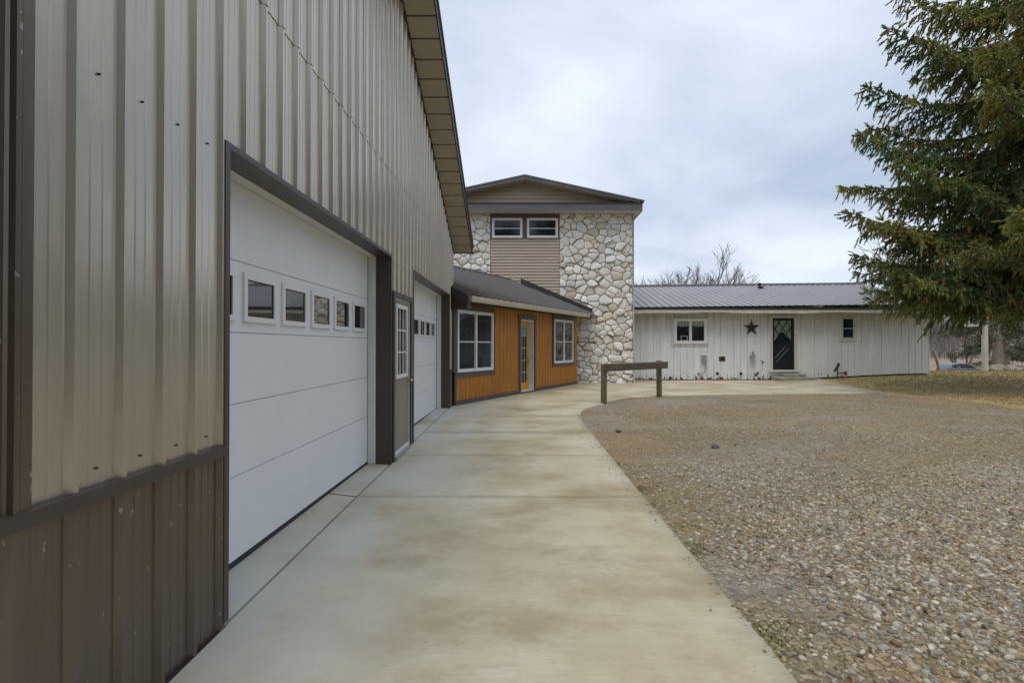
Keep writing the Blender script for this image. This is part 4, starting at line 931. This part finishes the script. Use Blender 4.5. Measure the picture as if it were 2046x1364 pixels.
# far wooded hillside
def far_woods():
    r = random.Random(3); segs = []
    for i in range(1500):
        y = r.uniform(172, 330); x = r.uniform(0.72, 1.12)*y; z = float(hz_(np.array(x), np.array(y))); h = r.uniform(4, 8.5); lx = r.gauss(0, .5)
        segs.append(((x, y, z-0.3), (x+lx, y, z+h), 0.13, 0.03))
        for k in range(9):
            t = r.uniform(.25, .95); a = r.uniform(0, 6.28); L = h*r.uniform(.15, .4)*(1.15-t)+0.5
            p = (x+lx*t, y, z+h*t); segs.append((p, (p[0]+math.cos(a)*L, p[1]+math.sin(a)*L*.5, p[2]+L*r.uniform(.3, 1.0)), 0.07, 0.03))
    V, F = tubes_np(segs, 3); return V, F
V, F = far_woods()
tag(mesh_np('far_woods', V, F, twigm), 'grey brown bare woods covering the far hillside', 'woods', kind='stuff')

def needles(P, D, L, C, nn=9, wid=0.012, nl=0.065):
    """P base, D unit dir, L length, C colour (n,3): brush-like twigs"""
    n = len(P); up = np.where(np.abs(D[:, 2:3]) < 0.9, np.array([[0, 0, 1.]]), np.array([[1., 0, 0]])); a = np.cross(D, up); a /= np.linalg.norm(a, axis=1)[:, None]; b = np.cross(D, a)
    tris = []; cols = []
    for k in range(nn):
        u = (k+rng.uniform(0, 1, n))/nn; th = rng.uniform(0, 6.28, n); rad = a*np.cos(th)[:, None]+b*np.sin(th)[:, None]; side = -a*np.sin(th)[:, None]+b*np.cos(th)[:, None]
        c = P+D*(L*u)[:, None]; l = nl*rng.uniform(.7, 1.25, n)*(1.1-0.4*u)
        tris.append(np.stack([c-side*wid, c+side*wid, c+D*(l*0.85)[:, None]+rad*(l*0.55)[:, None]], 1)); cols.append(C*rng.uniform(.75, 1.2, (n, 1)))
    for q in (a, b):
        tris.append(np.stack([P-q*wid*0.9, P+q*wid*0.9, P+D*L[:, None]], 1)); cols.append(C*0.8)
    V = np.concatenate(tris).reshape(-1, 3); Cc = np.repeat(np.concatenate(cols), 3, 0); return V, np.arange(len(V)).reshape(-1, 3), Cc
PAL = 1.55*np.array([(0.175, 0.180, 0.058), (0.125, 0.165, 0.058), (0.085, 0.135, 0.060), (0.10, 0.130, 0.055), (0.20, 0.195, 0.062), (0.145, 0.165, 0.065), (0.155, 0.145, 0.060)])

def spruce():
    r = random.Random(5); tx, ty = 14.95, 14.3; g = tz(tx, ty)
    o = thing('spruce_tree', 'tall drooping spruce hung with orange cones at the right edge', 'tree', (tx, ty, g))
    H = 23.0; tr = []
    for i in range(16): z0, z1 = H*i/16, H*(i+1)/16; tr.append(((0.05*math.sin(z0), 0, z0-0.3*(i == 0)), (0.05*math.sin(z1), 0, z1), 0.34*(1-z0/H)+0.02, 0.34*(1-z1/H)+0.02))
    V, F = tubes_np(tr, 10); mesh_np('trunk', V, F, bark, smooth=True, parent=o)
    wood_ = []; TP_, TD_, TL_, TC_ = [], [], [], []; cones = []
    def limb(z0, az, L, tipdz, dens=1.0, cone=0.3):
        ca, sa = math.cos(az), math.sin(az); n = 14; pts = []
        for i in range(n+1):
            s = i/n; zz = z0+tipdz*s-0.14*L*math.sin(math.pi*min(1, s*1.02))*(0.8+0.2*s); rr = L*s
            wob = 0.05*L*math.sin(3*s+az*5)*s; pts.append(Vector((ca*rr-sa*wob, sa*rr+ca*wob, zz)))
        for i in range(n): wood_.append((tuple(pts[i]), tuple(pts[i+1]), 0.055*(1-i/n)*L/5+0.008, 0.055*(1-(i+1)/n)*L/5+0.008))
        base_c = PAL[r.randrange(len(PAL))]
        k = 0.12 if L > 2 else 0.05
        while k < 1.0:
            f = k*n; i = min(int(f), n-1); p = pts[i].lerp(pts[i+1], f-i); d = (pts[i+1]-pts[i]).normalized(); sd = Vector((-sa, ca, 0))
            for sgn in (-1, 1):
                bl = min(1.35, 0.28+0.42*L*(1-k)*r.uniform(.5, 1.0))*r.uniform(.6, 1.1)*min(1, L/3+0.25)
                dr = (d*0.75+sd*sgn*r.uniform(.55, 1.1)+Vector((0, 0, r.uniform(-.45, .12)))).normalized()
                col = PAL[r.randrange(len(PAL))] if r.random() < 0.45 else base_c
                m = max(2, int(bl/0.085)); q = p.copy(); prev = p.copy(); dd = dr.copy()
                for j in range(m):
                    dd = (dd+Vector((0, 0, -0.085 if j < m*0.7 else 0.07))).normalized(); q2 = q+dd*(bl/m)
                    if j % 2 == 0: wood_.append((tuple(q), tuple(q+dd*(bl/m)*2), 0.009, 0.006))
                    hang = r.random() < 0.70
                    td = (dd*0.45+Vector((r.gauss(0, .30), r.gauss(0, .30), -0.9))) if hang else dd+Vector((r.gauss(0, .55), r.gauss(0, .55), r.gauss(-0.05, .3)))
                    TP_.append(tuple(q2)); TD_.append(tuple(td.normalized())); TL_.append(r.uniform(.14, .36) if hang else r.uniform(.10, .22)); TC_.append(col)
                    if r.random() < 0.7*dens: TP_.append(tuple(q)); TD_.append(tuple((dd+Vector((r.gauss(0, .5), r.gauss(0, .5), r.gauss(0, .4)))).normalized())); TL_.append(r.uniform(.10, .2)); TC_.append(col)
                    q = q2
                if r.random() < 0.10*cone: cones.append(q+Vector((0, 0, -0.07)))
            k += r.uniform(.028, .046)/dens*(4.5/max(L, 1.5))*0.9
        for j in range(5): TP_.append(tuple(pts[-1])); TD_.append(tuple((Vector((ca, sa, 0.25))+Vector((r.gauss(0, .4), r.gauss(0, .4), r.gauss(0, .3)))).normalized())); TL_.append(r.uniform(.15, .28)); TC_.append(base_c)
        if r.random() < cone: cones.append(pts[-1]+Vector((0, 0, -0.08)))
    # the limbs that make the outline on the house side
    for z0, L, dz, a in ((11.3, 4.3, 0.1, 178), (10.3, 4.95, -0.15, 182), (9.6, 4.2, -0.1, 188), (8.9, 5.3, -0.2, 179), (8.0, 4.9, -0.3, 174), (7.4, 5.65, -0.2, 181), (6.7, 5.0, -0.5, 187), (6.2, 4.6, -0.6, 176), (4.95, 5.9, -0.35, 179), (4.7, 5.4, -0.5, 185), (4.1, 5.6, -0.7, 176), (3.7, 5.3, -0.75, 182), (3.5, 5.0, -1.0, 190), (3.4, 4.6, -1.0, 171)):
        limb(z0+(0.5 if z0 < 5 else 0), R(a), L*(0.92 if z0 < 4.5 else 0.955), dz, 1.0, 0.9)
    z = 3.3
    while z < H-0.4:
        rad = 5.3*(1-max(0, z-7)/(H-6.2))**0.9 if z > 7 else 5.3
        nb = (5 if z < 4.6 else 3 if r.random() < 0.55 else 4)
        a0 = r.random()*6.28
        for k in range(nb):
            a = a0+6.28*k/nb+r.uniform(-.25, .25); L = rad*r.uniform(.62, 1.0)
            deg = math.degrees(a) % 360
            if 155 < deg < 205 and 5.0 < z < 13: L *= 0.75
            low = z < 4.2
            back = 20 < deg < 130
            limb(z, a, L, -0.22*L*(0.5 if z > 8 else 0.9)*r.uniform(.4, 1.0)*(0.55 if low else 1), 0.5 if (z > 13.5 or back) else 0.85, 0.5)
        z += r.uniform(.50, .68) if z < 13 else 0.8
    V, F = tubes_np(wood_, 3); 
    V2, F2, C2 = needles(np.array(TP_), np.array(TD_), np.array(TL_), np.array(TC_), 12, 0.021, 0.105)
    cr_ = mesh_np('crown', V2, F2, needle, C2, parent=o)
    mesh_np('branch', V, F, bark, parent=o)
    mb = MB().use(conem); mb.tube([(0, 0, 0.07), (0, 0, 0.05), (0, 0, 0.01), (0, 0, -0.04), (0, 0, -0.075)], [0.008, 0.026, 0.033, 0.027, 0.008], 8)
    c0 = mb.build('pine_cone', parent=o, smooth=True); c0['label'] = 'orange brown hanging cone'
    vis = [c for c in cones if c.y < 2.5 and c.x < 1.0 and c.z < 12]; r.shuffle(vis)
    for i, c in enumerate(vis[:95]):
        q = c0 if i == 0 else c0.copy()
        if i: COL.objects.link(q); q.parent = o
        q.location = c; q.rotation_euler = (r.uniform(-.2, .2), r.uniform(-.2, .2), 0); s = r.uniform(.9, 1.35); q.scale = (s*0.95, s*0.95, s*1.25)
    print('spruce twigs', len(TP_), 'cones', len(vis))
spruce()
def back_pine(label, x, y, h, seed, low, mat):
    r = random.Random(seed); g = tz(x, y); o = thing('pine_tree', label, 'tree', (x, y, g), group='pines beyond the lawn')
    tr = [((0.12*math.sin(i), 0, h*i/8-0.3*(i == 0)), (0.12*math.sin(i+1), 0, h*(i+1)/8), 0.36*(1-i/9), 0.36*(1-(i+1)/9)) for i in range(8)]
    V, F = tubes_np(tr, 8); mesh_np('trunk', V, F, mat, smooth=True, parent=o)
    segs = []; P, D, L, C = [], [], [], []
    for i in range(46):
        z = low+(h-low)*(i/46); a = r.uniform(0, 6.28); bl = (1-0.75*i/46)*r.uniform(2.4, 4.6); ca, sa = math.cos(a), math.sin(a); q = Vector((0, 0, z)); d = Vector((ca, sa, -0.22 if z < h*.45 else 0.2)).normalized()
        for k in range(8):
            q2 = q+d*bl/8; segs.append((tuple(q), tuple(q2), 0.06*(1-k/9), 0.06*(1-(k+1)/9)))
            if k > 1:
                for _ in range(16):
                    P.append(tuple(q2+Vector((r.gauss(0, .28), r.gauss(0, .28), r.gauss(0, .12))))); D.append(tuple((d*0.5+Vector((r.gauss(0, .5), r.gauss(0, .5), r.gauss(.1, .4)))).normalized())); L.append(r.uniform(.2, .4)); C.append((0.085, 0.115, 0.05) if r.random() < .6 else (0.055, 0.085, 0.035))
            q = q2
    V, F = tubes_np(segs, 3); mesh_np('branch', V, F, mat, parent=o)
    V, F, Cc = needles(np.array(P), np.array(D), np.array(L), np.array(C), 6, 0.02, 0.14); mesh_np('crown', V, F, needle, Cc, parent=o)
back_pine('pale trunked pine with low green boughs behind the white post', 34.6, 37.0, 9, 2, 2.0, palebark)
back_pine('smaller green pine further back at the right edge', 51.5, 54.0, 9, 6, 1.6, palebark)

P, D, L, C = [], [], [], []; r_ = random.Random(12); tk = []  # unseen evergreen row behind the camera, added tall and dense to darken metal ribs
for i in range(34):
    x = -9+i*1.9+r_.uniform(-.6, .6); y = -17-r_.uniform(0, 5)-0.1*abs(i-10); h = r_.uniform(14, 20); tk.append(((x, y, -0.5), (x, y, h), 0.2, 0.03))
    for k in range(620):
        t = r_.random()**1.3; a = r_.uniform(0, 6.28); rr = (2.8*(1-t)+0.2)*r_.uniform(.5, 1); P.append((x+math.cos(a)*rr, y+math.sin(a)*rr, 0.3+t*(h-.3))); D.append(tuple(Vector((math.cos(a), math.sin(a), r_.uniform(-.6, .2))).normalized())); L.append(r_.uniform(.5, 1.0)); C.append((0.045, 0.06, 0.028))
V, F, Cc = needles(np.array(P), np.array(D), np.array(L), np.array(C), 5, 0.16, 0.5); wbk = mesh_np('blocker_trees', V, F, needle, Cc); tag(wbk, 'unseen dark evergreen windbreak mirrored in the window panes', 'blocker_trees', kind='stuff')

# ------------------------------------------------------------------ clothesline post
cp_ = thing('clothesline_post', 'pale square post with crossarms at the lawn crest', 'post', (21.9, 24.0, tz(21.9, 24.0)-0.05))
MB().use(postwhite).box(-0.09, 0.09, -0.09, 0.09, -0.3, 2.22).build('post', parent=cp_, bevel=0.01)
mb = MB().use(postwhite); mb.prism([(-1.0, -0.05, 2.12), (-1.0, 0.05, 2.12), (-1.0, 0.05, 2.22), (-1.0, -0.05, 2.22)], [(-0.091, -0.05, 2.16), (-0.091, 0.05, 2.16), (-0.091, 0.05, 2.27), (-0.091, -0.05, 2.27)]); mb.build('crossarm', parent=cp_)
slate = varied('slate_green', (0.05, 0.075, 0.075), 0.6, 0.15, 4)
MB().use(slate).box(-0.16, 3.2, -0.10, 0.10, 2.221, 2.36).build('top_rail', parent=cp_)
MB().use(postwhite).box(3.02, 3.12, -0.05, 0.05, -0.5, 2.22).build('brace', parent=cp_)

# ------------------------------------------------------------------ parked car beyond the crest
car = thing('parked_car', 'silver blue car parked beyond the lawn crest', 'car', (50.2, 58.0, tz(50.2, 58)+0.12), R(4))
prof_b = [(-2.2, 0.35), (-2.25, 0.75), (-2.15, 0.98), (-1.2, 1.02), (0.9, 0.98), (1.9, 0.86), (2.2, 0.66), (2.25, 0.35)]
mb = MB().use(carp); mb.prism([(x, -0.86, z) for x, z in prof_b], [(x, 0.86, z) for x, z in prof_b]); body = mb.build('body', parent=car, bevel=0.06)
cab = [(-2.1, 0.99), (-1.85, 1.45), (-1.4, 1.56), (-0.2, 1.57), (0.35, 1.48), (1.15, 0.97)]
mb = MB().use(carp); mb.prism([(x, -0.72 if z > 1.2 else -0.82, z) for x, z in cab], [(x, 0.72 if z > 1.2 else 0.82, z) for x, z in cab]); mb.build('cabin', parent=car, bevel=0.05)
mb = MB().use(glass)
for s in (-1, 1):
    f = lambda x, z: (x, s*(0.725+0.10*(1.5-z)/0.5), z)
    for pl in ([(-1.95, 1.06), (-1.80, 1.42), (-1.25, 1.47), (-1.2, 1.06)], [(-1.12, 1.06), (-1.15, 1.48), (-0.35, 1.49), (-0.3, 1.06)], [(-0.22, 1.06), (-0.25, 1.49), (0.28, 1.42), (0.9, 1.04)]): mb.poly([f(*p) for p in (pl if s < 0 else pl[::-1])])
mb.poly([(0.42, -0.66, 1.47), (0.42, 0.66, 1.47), (1.14, 0.74, 1.0), (1.14, -0.74, 1.0)])
mb.build('window', parent=car)
for x in (-1.4, 1.4):
    for s in (-1, 1):
        w = MB().use(rubber).tube([(x, s*0.70, 0.33), (x, s*0.90, 0.33)], 0.33, 20).build('wheel', parent=car)
        MB().use(zinc).tube([(x, s*0.895, 0.33), (x, s*0.915, 0.33)], 0.20, 14).build('rim', parent=w)
for s in (-1, 1):
    MB().use(redl).box(-2.27, -2.05, s*0.72-0.12, s*0.72+0.15*s if s > 0 else s*0.72+0.12, 0.72, 0.95).build('taillight', parent=car)
    MB().use(whitepvc).box(2.08, 2.24, s*0.64-0.16, s*0.64+0.16, 0.64, 0.78).build('headlight', parent=car)
